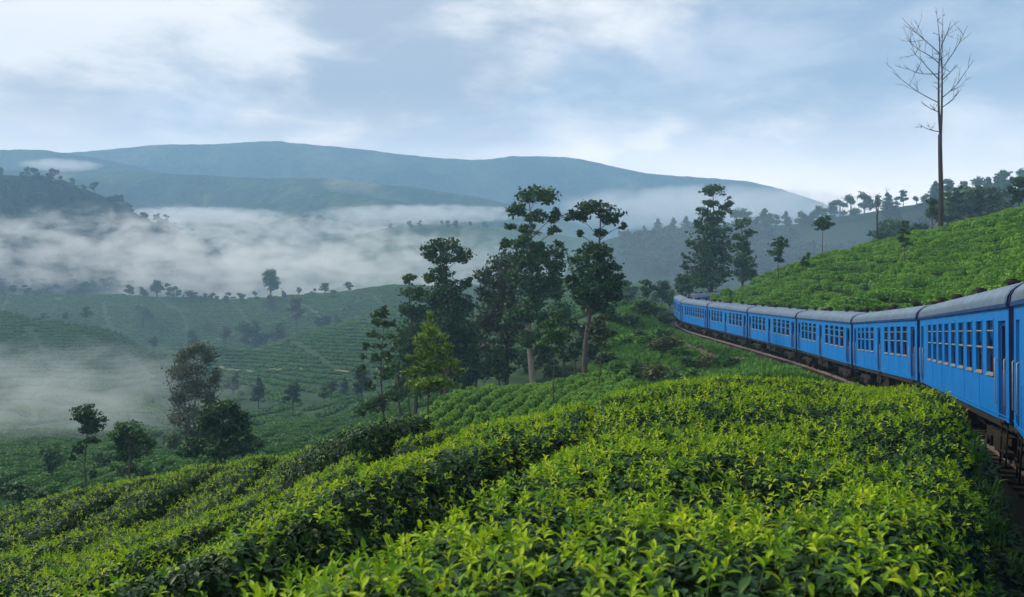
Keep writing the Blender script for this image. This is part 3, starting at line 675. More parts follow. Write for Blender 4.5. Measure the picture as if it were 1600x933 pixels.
def wall_mesh(y, holes, out):
    """side wall with openings: outer and inner skin"""
    xs = sorted({-CL / 2, CL / 2, *[h[0] for h in holes], *[h[1] for h in holes]}); zs = sorted({0.0, SH, *[h[2] for h in holes], *[h[3] for h in holes]})
    mb = MB()
    for x0, x1 in zip(xs, xs[1:]):
        for z0, z1 in zip(zs, zs[1:]):
            xm, zm = (x0 + x1) / 2, (z0 + z1) / 2
            if any(h[0] < xm < h[1] and h[2] < zm < h[3] for h in holes): continue
            for yy, m_ in ((y, 0), (y - out * 0.07, 1)):
                mb.add([(x0, yy, Z0 + z0), (x1, yy, Z0 + z0), (x1, yy, Z0 + z1), (x0, yy, Z0 + z1)], [(0, 1, 2, 3)] if out < 0 else [(3, 2, 1, 0)], m_)
    for x0, x1, z0, z1 in holes:          # reveals
        ya, yb = y, y - out * 0.07
        for (a, c), (b_, d) in (((x0, z0), (x1, z0)), ((x1, z0), (x1, z1)), ((x1, z1), (x0, z1)), ((x0, z1), (x0, z0))):
            mb.add([(a, ya, Z0 + c), (b_, ya, Z0 + d), (b_, yb, Z0 + d), (a, yb, Z0 + c)], [(0, 1, 2, 3)], 0)
    for z0 in (0.10, 0.80):               # beading strips along the side
        mb.box(-CL / 2, CL / 2, *sorted((y + out * 0.001, y + out * 0.012)), Z0 + z0 - 0.0125, Z0 + z0 + 0.0125, 0) if z0 < 0.5 else None
    for x in np.arange(-CL / 2 + 1.15, CL / 2 - 0.5, 2.1):   # panel joints
        mb.box(x - 0.006, x + 0.006, *sorted((y + out * 0.001, y + out * 0.006)), Z0 + 0.12, Z0 + 0.84, 0)
    return mb
WZ0, WZ1, WW = 0.86, 2.02, 0.80
def win_meshes(y, out):
    w_, t = WW / 2, 0.035; ya, yb = sorted((y - out * 0.055, y + out * 0.014)); mb = MB()
    mb.box(-w_, -w_ + t, ya, yb, WZ0, WZ1, 1); mb.box(w_ - t, w_, ya, yb, WZ0, WZ1, 1)
    mb.box(-w_ + t, w_ - t, ya, yb, WZ0, WZ0 + t); mb.box(-w_ + t, w_ - t, ya, yb, WZ1 - t, WZ1, 1)
    mb.box(-w_ + t, w_ - t, ya + 0.01, yb - 0.01, 1.40, 1.435); mb.box(-w_ + t, w_ - t, ya + 0.01, yb - 0.01, 1.76, 1.785)
    mb.box(-w_ - 0.02, w_ + 0.02, *sorted((y + out * 0.002, y + out * 0.035)), WZ0 - 0.03, WZ0 - 0.003)
    gb = MB(); yg = y - out * 0.025; gb.box(-w_ + t, w_ - t, yg - 0.003, yg + 0.003, 1.435, 1.76)
    gb.box(-w_ + t, w_ - t, yg - 0.003, yg + 0.003, 1.785, WZ1 - t)
    return mb.mesh('window', [M['frame'], M['blue']]), gb.mesh('pane', M['glass'])
def door_meshes(y, out):
    w_ = 0.36; yi = y - out * 0.09; mb = MB()
    ya, yb = sorted((yi, yi + out * 0.04))
    mb.box(-w_, w_, ya, yb, 0.04, 0.98, 0); mb.box(-w_, -w_ + 0.10, ya, yb, 0.98, 1.96, 0); mb.box(w_ - 0.10, w_, ya, yb, 0.98, 1.96, 0); mb.box(-w_ + 0.10, w_ - 0.10, ya, yb, 1.86, 1.96, 0)
    mb.box(-0.20, 0.20, *sorted((yi + out * 0.042, yi + out * 0.055)), 0.16, 0.80, 0)
    mb.box(-w_ - 0.03, w_ + 0.03, *sorted((y - out * 0.06, y + out * 0.05)), -0.02, 0.02, 1)
    gb = MB(); gb.box(-w_ + 0.10, w_ - 0.10, yi + out * 0.012, yi + out * 0.02, 0.98, 1.86) if out > 0 else gb.box(-w_ + 0.10, w_ - 0.10, yi + out * 0.02, yi + out * 0.012, 0.98, 1.86)
    hb = MB(); yo = y + out * 0.045
    for x in (-w_ - 0.10, w_ + 0.10):
        hb.tube([(x, y, 0.30), (x, yo, 0.33), (x, yo, 1.20), (x, y, 1.23)], 0.011, 6)
    return mb.mesh('door', [M['navy'], M['iron']]), gb.mesh('pane', M['glass']), hb.mesh('handrail', M['chrome'])
WMESH = {1: win_meshes(HW, 1), -1: win_meshes(-HW, -1)}; DMESH = {1: door_meshes(HW, 1), -1: door_meshes(-HW, -1)}
def roof_mesh():
    mb = MB(); n = 16; V = []
    for x in (-CL / 2 - 0.04, CL / 2 + 0.04):
        for i in range(n + 1):
            a = math.pi * i / n; c, s = math.cos(a), math.sin(a)
            V.append((x, (HW + 0.05) * math.copysign(abs(c) ** 0.72, c), Z0 + SH + RR * abs(s) ** 0.80))
    mb.add(V, [(i, i + 1, n + 2 + i, n + 1 + i) for i in range(n)], 0, True)
    for s in (-1, 1): mb.box(-CL / 2 - 0.04, CL / 2 + 0.04, *sorted((s * (HW + 0.005), s * (HW + 0.06))), Z0 + SH - 0.06, Z0 + SH + 0.015, 1)
    for x in (-CL / 2 - 0.04, CL / 2 + 0.04):      # dark end hoops
        V2 = []
        for dx in (-0.05, 0.05):
            for i in range(n + 1):
                a = math.pi * i / n; c, s = math.cos(a), math.sin(a)
                V2.append((x + dx, (HW + 0.075) * math.copysign(abs(c) ** 0.72, c), Z0 + SH + (RR + 0.02) * abs(s) ** 0.80))
        mb.add(V2, [(i, i + 1, n + 2 + i, n + 1 + i) for i in range(n)], 1, True)
    for x in np.linspace(-CL / 2 + 2.4, CL / 2 - 2.4, 5):  # seams
        V2 = []
        for dx in (-0.012, 0.012):
            for i in range(n + 1):
                a = math.pi * i / n; c, s = math.cos(a), math.sin(a)
                V2.append((x + dx, (HW + 0.055) * math.copysign(abs(c) ** 0.72, c), Z0 + SH + (RR + 0.006) * abs(s) ** 0.80))
        mb.add(V2, [(i, i + 1, n + 2 + i, n + 1 + i) for i in range(n)], 0, True)
    return mb.mesh('roof', [M['roof'], M['navy']])
ROOF = roof_mesh()
vb = MB(); vb.cyl((0, 0, 0.10), (0, 0, 1), 0.09, 0.2, 10); vb.cyl((0, 0, 0.22), (0, 0, 1), 0.19, 0.07, 12); vb.cyl((0, 0, 0.27), (0, 0, 1), 0.12, 0.05, 12); VENT = vb.mesh('roof_vent', M['iron'])
vb = MB(); vb.box(-0.55, 0.55, -0.28, 0.28, 0, 0.13); vb.box(-0.5, 0.5, -0.24, 0.24, 0.13, 0.18); HATCH = vb.mesh('roof_vent', M['iron'])
def bogie_mesh():
    mb = MB()
    for s in (-1, 1):
        y0, y1 = sorted((s * 1.00, s * 1.12))
        mb.box(-1.35, 1.35, y0, y1, 0.52, 0.70); mb.box(-0.55, 0.55, y0, y1, 0.30, 0.52)
        for x in (-0.95, 0.95):
            mb.box(x - 0.17, x + 0.17, y0 - 0.02, y1 + 0.02, 0.28, 0.52)
            mb.cyl((x, s * 1.16, 0.42), (0, 1, 0), 0.11, 0.08, 10)
        for x in (-0.30, 0, 0.30): mb.cyl((x, s * 1.05, 0.42), (0, 0, 1), 0.09, 0.34, 8)
    mb.box(-0.25, 0.25, -1.0, 1.0, 0.50, 0.72); return mb.mesh('bogie', M['rust'])
BOGIE = bogie_mesh()
wb = MB(); 
for s in (-1, 1): wb.cyl((0, s * 0.84, 0.45), (0, 1, 0), 0.45, 0.12, 20); wb.cyl((0, s * 0.76, 0.45), (0, 1, 0), 0.48, 0.03, 20)
wb.cyl((0, 0, 0.45), (0, 1, 0), 0.08, 1.7, 10); WHEEL = wb.mesh('wheelset', M['rust'])
eq = MB(); eq.box(-1.1, 0.2, 0.55, 1.15, 0.45, 0.98); eq.box(0.5, 1.6, 0.60, 1.18, 0.52, 0.98); eq.cyl((-1.9, 0.75, 0.70), (1, 0, 0), 0.2, 1.1, 12)
eq.box(-1.1, 0.6, -1.15, -0.55, 0.45, 0.98); eq.cyl((1.2, -0.75, 0.70), (1, 0, 0), 0.2, 1.1, 12)
for x in (-2.6, -1.3, 0.35, 1.8, 2.5): eq.box(x - 0.04, x + 0.04, -1.15, 1.15, 0.86, 1.02)
EQUIP = eq.mesh('underfloor_equipment', M['rust'])
sb = MB(); sb.box(-CL / 2 + 0.02, CL / 2 - 0.02, -HW + 0.05, -HW + 0.20, Z0 - 0.16, Z0 + 0.005); sb.box(-CL / 2 + 0.02, CL / 2 - 0.02, HW - 0.20, HW - 0.05, Z0 - 0.16, Z0 + 0.005)
sb.box(-CL / 2 + 0.02, CL / 2 - 0.02, -HW + 0.20, HW - 0.20, Z0 - 0.05, Z0 + 0.01)
for x in (-CL / 2 + 0.02, CL / 2 - 0.22): sb.box(x, x + 0.2, -HW + 0.2, HW - 0.2, Z0 - 0.25, Z0 - 0.05)
for e in (-1, 1):
    for s in (-1, 1): sb.cyl((e * (CL / 2 + 0.08), s * 0.85, Z0 - 0.12), (1, 0, 0), 0.13, 0.30, 12)
    sb.box(*sorted((e * CL / 2, e * (CL / 2 + 0.24))), -0.09, 0.09, Z0 - 0.2, Z0 - 0.05)
UNDER = sb.mesh('underframe', M['iron'])
st_ = MB()
for zz, o_ in ((0.75, 0.0), (0.45, 0.03), (0.18, 0.06)): st_.box(-0.26, 0.26, HW - 0.20 + o_, HW - 0.02 + o_, zz, zz + 0.025, 1)
st_.tube([(-0.28, HW - 0.05, Z0), (-0.28, HW, 0.16)], 0.018, 5); st_.tube([(0.28, HW - 0.05, Z0), (0.28, HW, 0.16)], 0.018, 5)
STEP = st_.mesh('footboard', [M['iron'], M['rust']])
gw = MB()
for k in range(5):
    x = CL / 2 + 0.005 + k * 0.045; gw.box(x, x + 0.03, -0.62, 0.62, Z0 + 0.05, Z0 + 2.1)
gw.box(CL / 2 + 0.005, CL / 2 + 0.22, -0.56, 0.56, Z0 + 0.1, Z0 + 2.05); GANG = gw.mesh('gangway', M['rubber'])
seat_mb = MB(); seat_mb.box(-0.24, 0.24, -0.50, 0.50, 0.40, 0.52); seat_mb.box(-0.30, -0.20, -0.50, 0.50, 0.40, 1.18); seat_mb.box(-0.28, -0.22, -0.46, 0.46, 1.18, 1.32, 1)
seat_mb.box(-0.20, 0.20, -0.4, -0.3, 0.0, 0.40, 1); seat_mb.box(-0.20, 0.20, 0.3, 0.4, 0, 0.40, 1); SEAT = seat_mb.mesh('seat', [M['seat'], M['inner']])
sh_ = MB(); sh_.box(-WW / 2 + 0.036, WW / 2 - 0.036, HW - 0.050, HW - 0.034, 1.436, WZ1 - 0.036)
for z_ in np.arange(1.47, 1.96, 0.045): sh_.box(-WW / 2 + 0.07, WW / 2 - 0.07, HW - 0.033, HW - 0.030, z_, z_ + 0.022)
SHUT = sh_.mesh('shutter', M['blue'])
def layout(kind):
    if kind == 'long':     # a door at each end and one unbroken row of windows
        doors = [-6.95, 6.85]; wins = list(np.linspace(-5.75, 4.75, 9)[:9])
    else:                  # doors at the ends and in the middle
        doors = [-6.9, 0.0, 6.9]; wins = [-5.55, -4.35, -3.1, -1.75, 1.75, 3.1, 4.35, 5.55]
    return doors, wins
def make_coach(kind):
    root = empty('train_coach'); doors, wins = layout(kind)
    holes = [(w_ - WW / 2, w_ + WW / 2, WZ0, WZ1) for w_ in wins] + [(d - 0.36, d + 0.36, 0.04, 1.96) for d in doors]
    for s in (1, -1):
        wall_mesh(s * HW, holes, s).build('side_wall', [M['blue'], M['inner']], root)
        wm, gm = WMESH[s]; dm, dg, dh = DMESH[s]
        for x in wins:
            o = link('window', wm, root, (x, 0, Z0)); link('pane', gm, o)
        for x in doors:
            o = link('door', dm, root, (x, 0, Z0)); link('pane', dg, o); link('handrail', dh, o)
    eb = MB()
    for s in (-1, 1):
        x0, x1 = sorted((s * (CL / 2 - 0.06), s * CL / 2)); n = 12
        eb.box(x0, x1, -HW, -0.5, Z0, Z0 + SH); eb.box(x0, x1, 0.5, HW, Z0, Z0 + SH); eb.box(x0, x1, -0.5, 0.5, Z0 + 1.95, Z0 + SH)
        for x in (x0, x1):
            ring = [(x, (HW + 0.03) * math.copysign(abs(math.cos(a)) ** 0.72, math.cos(a)), Z0 + SH + (RR - 0.01) * abs(math.sin(a)) ** 0.80) for a in np.linspace(0, math.pi, n + 1)]
            eb.add(ring, [tuple(range(n + 1))])
    eb.build('end_wall', M['navy'], root)  # ends share the side blue; navy paints their shade into the colour
    fl = MB(); fl.box(-CL / 2 + 0.06, CL / 2 - 0.06, -HW + 0.08, HW - 0.08, Z0 + 0.012, Z0 + 0.035); fl.box(-CL / 2 + 0.06, CL / 2 - 0.06, -HW + 0.08, HW - 0.08, Z0 + SH - 0.03, Z0 + SH - 0.01)
    fl.build('floor', M['inner'], root)
    rf = link('roof', ROOF, root)
    for k, x in enumerate(np.linspace(-CL / 2 + 1.0, CL / 2 - 1.0, 7)):
        s = -1 if k % 2 else 1
        if k in (1, 5): link('roof_vent', HATCH, rf, (x, 0.0, Z0 + SH + RR - 0.03))
        else: link('roof_vent', VENT, rf, (x, 0.28 * s, Z0 + SH + RR - 0.05))
    link('underframe', UNDER, root)
    for s in (-1, 1):
        bo = link('bogie', BOGIE, root, (s * 5.2, 0, 0))
        for x in (-0.95, 0.95): link('wheelset', WHEEL, bo, (x, 0, 0))
    link('underfloor_equipment', EQUIP, root); link('gangway', GANG, root)
    for d in doors:
        link('footboard', STEP, root, (d, 0, 0))
    for k, x in enumerate(np.linspace(-5.6, 5.6, 8)):
        if any(abs(x - d) < 0.7 for d in doors): continue
        for s in (-1, 1): link('seat', SEAT, root, (x, s * 0.74, Z0 + 0.035))
    return root
LAB = ['blue train coach closest to the camera, only its end showing at the right edge', 'large blue train coach with nine windows and an open dark doorway at the right',
       'second blue coach in full view, joined ahead of the large one with nine windows', 'third blue coach in full view, middle of the train beside the tea hedge crest',
       'fourth blue coach in full view, with its underframe clear above the grass strip', 'fifth blue coach in full view, above the start of the earth path',
       'sixth blue coach in full view, short looking and close to the bend', 'narrow looking blue coach at the outside of the far bend',
       'blue coach turning behind the bend, seen over the nearer roofs', 'last visible blue coach, disappearing behind the tea hill']
protos = {}
for i in range(10):
    a, b_ = nodes[i + 1], nodes[i + 2]; kind = 'long' if i in (0, 1, 6) else 'mid'
    if kind not in protos: root = protos[kind] = make_coach(kind)
    else: root = copy_tree(protos[kind])
    x = Vector(b_ - a).normalized(); y = Vector((-x.y, x.x, 0)).normalized(); zv = x.cross(y)
    root.matrix_world = Matrix.Translation(Vector((a + b_) / 2)) @ Matrix((x, y, zv)).transposed().to_4x4()
    wl = sorted([c for c in root.children if c.name.startswith('window') and c.children and c.data == WMESH[1][0]], key=lambda c: c.location.x)
    for k_, wd in enumerate(wl):
        if (i == 2 and k_ >= 4) or (i > 0 and (i * 7 + k_ * 5) % 9 == 0): link('shutter', SHUT, wd)
    tag(root, LAB[i], 'train coach', 'coaches of the blue train')

# ------------------------------------------------------------------ trees
def leaf_quads(C, size, r, flat=0.35, elong=1.7):
    """one bent leaf spray (two triangles sharing a rib) per point"""
    n = len(C); nr = r.normal(0, 1, (n, 3)); nr[:, 2] = np.abs(nr[:, 2]) + flat; nr /= np.linalg.norm(nr, axis=1, keepdims=True)
    u = np.cross(nr, r.normal(0, 1, (n, 3))); u /= np.linalg.norm(u, axis=1, keepdims=True) + 1e-9; v = np.cross(nr, u)
    s = size * r.uniform(0.6, 1.35, (n, 1)); du = u * s * elong * 0.5; dv = v * s * 0.5
    V = np.stack([C - du, C + dv - nr * s * 0.18, C + du, C - dv - nr * s * 0.18], 1).reshape(-1, 3)
    i = np.arange(n)[:, None] * 4; Fq = np.concatenate([i + np.array([0, 1, 2]), i + np.array([0, 2, 3])], 0)
    return V, Fq
def lobe_points(c, rad, n, r, clump=0.22, per=20):
    """points in sub-clumps spread over an ellipsoid, thicker toward its upper shell"""
    k = max(3, n // per); d = r.normal(0, 1, (k, 3)); d /= np.linalg.norm(d, axis=1, keepdims=True); d[:, 2] = d[:, 2] * 0.9 + 0.12
    q = d * (r.random((k, 1)) ** 0.42); rad = np.asarray(rad, float)
    cc = c + q * rad; w_ = r.choice(k, n); off = r.normal(0, 1, (n, 3)) * np.array((1, 1, 0.8)) * clump
    return cc[w_] + off * rad
def limb(a, b_, bend, k=5):
    a = np.array(a, float); b_ = np.array(b_, float); t = np.linspace(0, 1, k)[:, None]
    p = a + (b_ - a) * t; p[:, 2] += bend * np.sin(t[:, 0] * math.pi) ; return p
def lobed_tree(name, px, d, lobes, leaf, label, bark='bark', size=0.28, dens=1.0, r0=None, top=None, lean=0.0, stems=1, seed=1, depth=0.8, group=None, limbs=True, clump=0.21, fat=1.08, basepx=None, cat='tree', sub=None):
    """a tree surveyed from its foliage clumps: lobes = (x, y, half width, half height) in photo pixels at distance d"""
    r = np.random.default_rng(seed); k = d / F; bx = basepx if basepx else px; X0 = (bx - CX) * k; zb = height(X0, d)
    root = empty(name, (X0, d, zb - 0.1)); tag(root, label, cat, group); o = np.array((X0, d, zb - 0.1))
    L = []
    for (x, y, rx, ry) in lobes:
        rx, ry = rx * fat, ry * fat
        c = np.array(((x - CX) * k, d + r.uniform(-1, 1) * depth * abs(rx) * k * 0.9, (CY - y) * k)) - o; L.append((c, np.array((rx * k, rx * k * r.uniform(0.8, 1.1), ry * k))))
    topz = max(c[2] + q[2] * 0.2 for c, q in L) if top is None else (CY - top) * k - o[2]
    topx = [c for c, q in L if c[2] > topz * 0.9] or [max(L, key=lambda t: t[0][2])[0]]
    tx = np.mean([c[0] for c in topx]); tyv = np.mean([c[1] for c in topx])
    h = topz; r0 = r0 or h * 0.016 + 0.03
    mb = MB(); stemlines = []
    for s in range(stems):
        ox = 0 if stems == 1 else (s - (stems - 1) / 2) * h * 0.16
        t = np.linspace(0, 1, 9); wob = 0.012 * h * np.sin(t * 7 + seed + s)
        line = np.stack([(tx + ox) * t ** 1.3 + wob, (tyv + ox * r.uniform(-.6, .6)) * t ** 1.3 + wob * 0.7, h * t * (1 - 0.1 * (s % 2))], -1); stemlines.append(line)
        mb.tube(line, r0 * (1 - 0.86 * t) * (1.0 if stems == 1 else 0.7), 7)
    if limbs:
        for c, q in L:
            line = stemlines[r.integers(0, stems)]; zc = max(h * 0.10, c[2] - 0.55 * math.hypot(c[0] - tx, c[1]) - q[2] * 0.8); zc = min(zc, h * 0.93)
            a = np.array([np.interp(zc, line[:, 2], line[:, i]) for i in range(3)]); ra = r0 * (1 - 0.86 * zc / h) * 0.55
            mb.tube(limb(a, c, 0.06 * np.linalg.norm(c - a)), np.linspace(ra, ra * 0.35, 5), 5)
            for _ in range(3):
                e = c + r.normal(0, 0.5, 3) * q; mb.tube(limb(c * 0.75 + a * 0.25, e, 0), np.linspace(ra * 0.45, ra * 0.15, 5), 4)
    mb.build('trunk', M[bark], root)
    pts = []
    for c, q in L:
        n = int(dens * 7.5 * (q[0] * q[2] * 3.14) / (size * size)) + 16; pts.append(lobe_points(c, q, n, r, clump))
    V, Fq = leaf_quads(np.concatenate(pts), size, r)
    link('crown', mesh_np('crown', V, Fq, M['leaf_' + leaf]), root)
    return root
G = 'trees of the grove below the railway'
lobed_tree('eucalyptus_tree', 835, 85, [(840,306,27,15),(810,331,15,11),(837,337,17,10),(867,339,11,12),(798,354,10,8),(866,362,10,7),(827,360,14,9),(791,382,10,10),(821,378,17,12),(845,390,17,12),(872,392,12,13),
   (820,406,21,17),(841,415,19,15),(867,418,15,16),(817,439,19,18),(849,447,21,20),(871,451,15,20),(833,471,24,16),(812,495,18,15),(852,500,20,14),(828,528,20,14),(848,548,14,10)], 'dark',
   'tallest tree of the grove, rounded dark clumps stacked up a pale slender trunk', 'bark_pale', 0.24, seed=21, basepx=832, group=G)
lobed_tree('umbrella_tree', 931, 72, [(931,327,29,11),(902,341,17,10),(957,343,18,9),(975,352,7,6),(904,366,8,6),(937,364,11,7),(929,394,25,14),(912,418,26,18),(945,418,19,18),(931,447,34,22),(908,459,19,18),(957,455,17,20),(931,478,25,16),(895,440,10,12),(968,440,8,12)], 'dark',
   'tree with a wide umbrella top on bare branches above a dense round crown', 'bark', 0.22, seed=22, basepx=914, group=G)
lobed_tree('eucalyptus_tree', 697, 90, [(696,386,23,13),(671,396,13,11),(722,402,15,12),(697,406,22,9),(692,429,16,13),(730,441,9,8),(671,435,10,10),(702,455,24,18),(681,470,18,16),(712,484,26,22),(690,508,26,22),(722,524,24,22),(700,550,24,20),(728,560,16,18),(680,565,14,16)], 'dark',
   'tall dark tree with three rounded top clumps, left of the tallest grove tree', 'bark', 0.24, seed=23, basepx=700, group=G)
lobed_tree('eucalyptus_tree', 645, 96, [(641,435,11,9),(649,459,19,14),(637,484,13,15),(654,500,21,20),(637,532,21,22),(650,560,22,18),(630,570,14,14),(660,585,16,14)], 'mid',
   'leafy green tree at the left side of the grove, behind the bright sapling', 'bark', 0.25, seed=24, basepx=650, group=G)
lobed_tree('eucalyptus_tree', 788, 97, [(791,412,22,17),(757,431,13,12),(792,443,27,22),(759,459,17,18),(791,484,28,24),(763,500,19,22),(797,522,22,20),(768,545,16,16),(795,556,16,12)], 'olive',
   'olive brown tree with hazy foliage left of the tallest grove tree', 'bark', 0.25, seed=25, basepx=790, group=G)
lobed_tree('slender_tree', 598, 68, [(598,488,13,9),(589,501,9,8),(606,505,9,8),(582,524,8,6),(601,525,12,7),(571,541,6,7),(592,541,9,6),(568,556,6,6),(586,560,12,7),(606,557,12,8),(563,576,7,7),(604,586,16,9),(578,603,10,6),(592,632,20,12),(614,618,14,11),(570,640,12,10)], 'mid',
   'slender wispy tree with small foliage tufts, leftmost of the grove', 'bark', 0.19, seed=26, dens=0.9, group=G, r0=0.10)
lobed_tree('young_tree', 672, 38, [(672,496,5,8),(670,513,13,10),(680,526,17,10),(661,533,16,10),(692,544,17,8),(672,550,24,12),(650,560,14,7),(700,566,18,8),(668,572,28,11),(712,580,13,6),(640,586,18,7),(676,592,32,11),(655,604,22,9),(702,598,16,7)], 'bright',
   'bright yellow-green young tree with a pointed crown standing before the dark grove', 'bark', 0.115, seed=27, dens=0.95, fat=0.98, r0=0.075, group=G)
lobed_tree('young_tree', 866, 56, [(866,490,8,9),(863,505,17,10),(870,519,20,10),(861,533,18,9),(870,546,12,7)], 'mid',
   'small thin tree on a straight stem at the middle of the round tea plot', 'bark', 0.15, seed=28, dens=0.8, r0=0.06, group=G)
lobed_tree('young_tree', 937, 62, [(937,500,11,9),(932,514,16,10),(945,522,14,10),(936,534,12,7)], 'olive',
   'small brownish tree on a bare stem at the right end of the tea plot', 'bark', 0.16, seed=29, dens=0.9, r0=0.06, group=G)
# darker understory of the grove
for i, (px, d, lobes) in enumerate([(745, 100, [(745,520,16,18),(738,550,18,20),(752,580,16,16)]), (715, 102, [(716,560,18,20),(706,590,16,14)]), (880, 95, [(880,490,18,20),(876,525,18,18),(886,556,14,14)]),
      (820, 104, [(815,560,18,14),(832,575,16,12)]), (625, 90, [(622,540,12,14),(618,575,16,16),(628,605,16,14)]), (900, 88, [(898,510,14,14),(902,545,14,14)]), (665, 84, [(660,612,18,12),(690,600,18,14)]), (780, 92, [(778,560,18,18),(786,582,16,12)]), (850, 98, [(850,556,18,16),(862,578,16,12)]), (735, 90, [(735,585,16,14),(722,600,14,10)]), (640, 100, [(640,590,20,18),(628,615,16,14)]), (915, 94, [(918,520,14,16),(926,552,14,14)]), (690, 98, [(690,545,20,22),(696,580,20,18)])]):
    lobed_tree('understory_tree', px, d, lobes, 'dark' if i % 2 else 'mid', 'low dark tree inside the shaded grove, %s from the left' % ORD[[6, 4, 10, 8, 0, 11, 2, 7, 9, 5, 1, 12, 3][i]], seed=60 + i, size=0.26, dens=0.8, group='low trees inside the grove')
GV = 'trees on the valley side at the left'
lobed_tree('feathery_tree', 305, 85, [(305,545,20,11),(287,560,14,14),(324,560,15,13),(300,580,26,16),(275,585,11,13),(336,590,9,13),(305,610,33,18),(280,625,13,15),(331,630,13,16),(300,645,25,16),(273,655,11,13),(300,680,22,14),(272,690,10,16),(325,665,12,12)], 'grey',
   'tall grey-green feathery tree with many upright stems', 'bark', 0.15, seed=31, stems=5, dens=0.75, group=GV, clump=0.28, top=580, fat=0.95)
lobed_tree('broad_tree', 345, 58, [(352,634,19,9),(335,648,20,12),(368,650,19,12),(320,668,19,14),(350,672,28,17),(379,672,13,12),(312,695,22,14),(350,700,34,15),(296,706,14,10),(375,700,16,12),(385,690,9,9)], 'dark',
   'dense dark broad tree in front of the grey feathery tree', 'bark', 0.16, seed=32, dens=1.2, group=GV)
lobed_tree('tall_stem_tree', 137, 58, [(137,644,18,10),(126,657,14,11),(148,660,15,11),(138,673,16,8),(122,700,9,9),(146,688,11,7),(117,712,6,6)], 'dark',
   'dark tree with a rounded head and side tuft on a long thin stem', 'bark', 0.14, seed=33, r0=0.085, basepx=136, group=GV)
lobed_tree('broad_tree', 205, 56, [(205,667,17,9),(190,680,15,11),(222,682,14,11),(205,690,20,13),(183,695,11,10),(229,697,9,9),(205,708,20,10),(188,715,12,8)], 'fresh',
   'small fresh green tree with a rounded crown right of the tall-stemmed dark tree', 'bark', 0.14, seed=34, group=GV)
lobed_tree('small_tree', 82, 76, [(82,703,15,8),(76,716,14,8),(90,720,13,8),(81,730,10,6)], 'mid', 'small dim tree near the left edge beside the tall-stemmed dark tree', seed=35, size=0.18, group=GV)
for i, (px, d, lobes) in enumerate([(20, 50, [(10,768,22,11),(38,772,18,9)]), (70, 52, [(62,770,20,9),(88,774,12,7)]), (210, 62, [(196,735,14,9),(222,738,12,7)]), (140, 66, [(142,738,12,9)]), (150, 80, [(160,720,16,10),(175,730,12,8)]),
        (405, 75, [(402,690,12,9),(394,702,10,7)])]):
    lobed_tree('shrub', px, d, lobes, 'mid' if i % 2 else 'dark', ['dark low shrub in the bottom left corner of the valley', 'low shrub just right of the corner shrub below the small dim tree', 'low dark shrub at the foot of the fresh green tree',
        'small leafy shrub at the foot of the long thin stem', 'hazy shrub behind the tall-stemmed dark tree', 'small shrub right of the dense dark broad tree'][i], seed=80 + i, size=0.17, group='shrubs on the valley side', cat='shrub')
GR = 'trees beyond the bend of the railway'
lobed_tree('eucalyptus_tree', 1113, 150, [(1118,297,17,10),(1139,316,8,7),(1112,318,11,6),(1097,329,9,6),(1127,331,13,8),(1109,342,21,10),(1088,350,8,7),(1112,361,25,13),(1079,380,7,6),(1116,384,28,14),(1071,400,6,5),(1110,406,30,14),(1118,429,32,14),(1074,415,8,6),(1098,440,24,12)], 'dark',
   'tallest tree beyond the train bend, tiered dark crown with a round tuft on top', 'bark', 0.36, seed=41, group=GR)
lobed_tree('eucalyptus_tree', 1160, 156, [(1161,350,13,8),(1172,363,8,6),(1157,369,13,8),(1162,387,16,10),(1157,410,18,13),(1165,430,16,12)], 'mid', 'shorter hazy tree directly right of the tallest tree beyond the bend', 'bark', 0.36, seed=42, group=GR)
lobed_tree('round_tree', 1071, 152, [(1071,436,13,12),(1068,452,14,10)], 'dark', 'low round tree at the left foot of the tallest tree beyond the bend', 'bark', 0.34, seed=43, group=GR)
GH = 'slim trees on the bright tea hill'
lobed_tree('slim_tree', 1215, 108, [(1215,380,12,8),(1213,393,12,8),(1216,406,8,6)], 'dark', 'dark tufted tree low on the left shoulder of the tea hill', 'bark', 0.26, seed=44, group=GH, r0=0.10)
lobed_tree('slim_tree', 1286, 128, [(1286,344,10,6),(1279,350,8,5),(1293,351,8,5),(1286,357,9,4)], 'dark', 'small flat-topped tree on a bare stem behind the tea hill crest', 'bark', 0.26, seed=45, group=GH, r0=0.12)
lobed_tree('slim_tree', 1414, 84, [(1415,348,5,6),(1414,360,8,6),(1413,372,9,6),(1416,382,7,5)], 'mid', 'thin pointed tree growing on the tea hill left of the tall bare tree', 'bark', 0.20, seed=46, group=GH, r0=0.06, dens=0.7)
lobed_tree('slim_tree', 1260, 96, [(1259,400,6,6),(1260,411,8,7)], 'mid', 'smallest thin tree on the lower left part of the tea hill', 'bark', 0.22, seed=47, group=GH, r0=0.06, dens=0.7)
lobed_tree('round_tree', 1590, 125, [(1592,286,11,9),(1584,298,10,7),(1598,302,11,8),(1590,312,10,6)], 'dark', 'dark rounded tree at the right edge on the tea hill crest', 'bark', 0.28, seed=48, group=GH)
lobed_tree('slim_tree', 1460, 135, [(1455,318,9,9),(1462,330,10,8)], 'dark', 'dark bushy tree tucked behind the trunk of the tall bare tree', 'bark', 0.30, seed=49, group=GH)

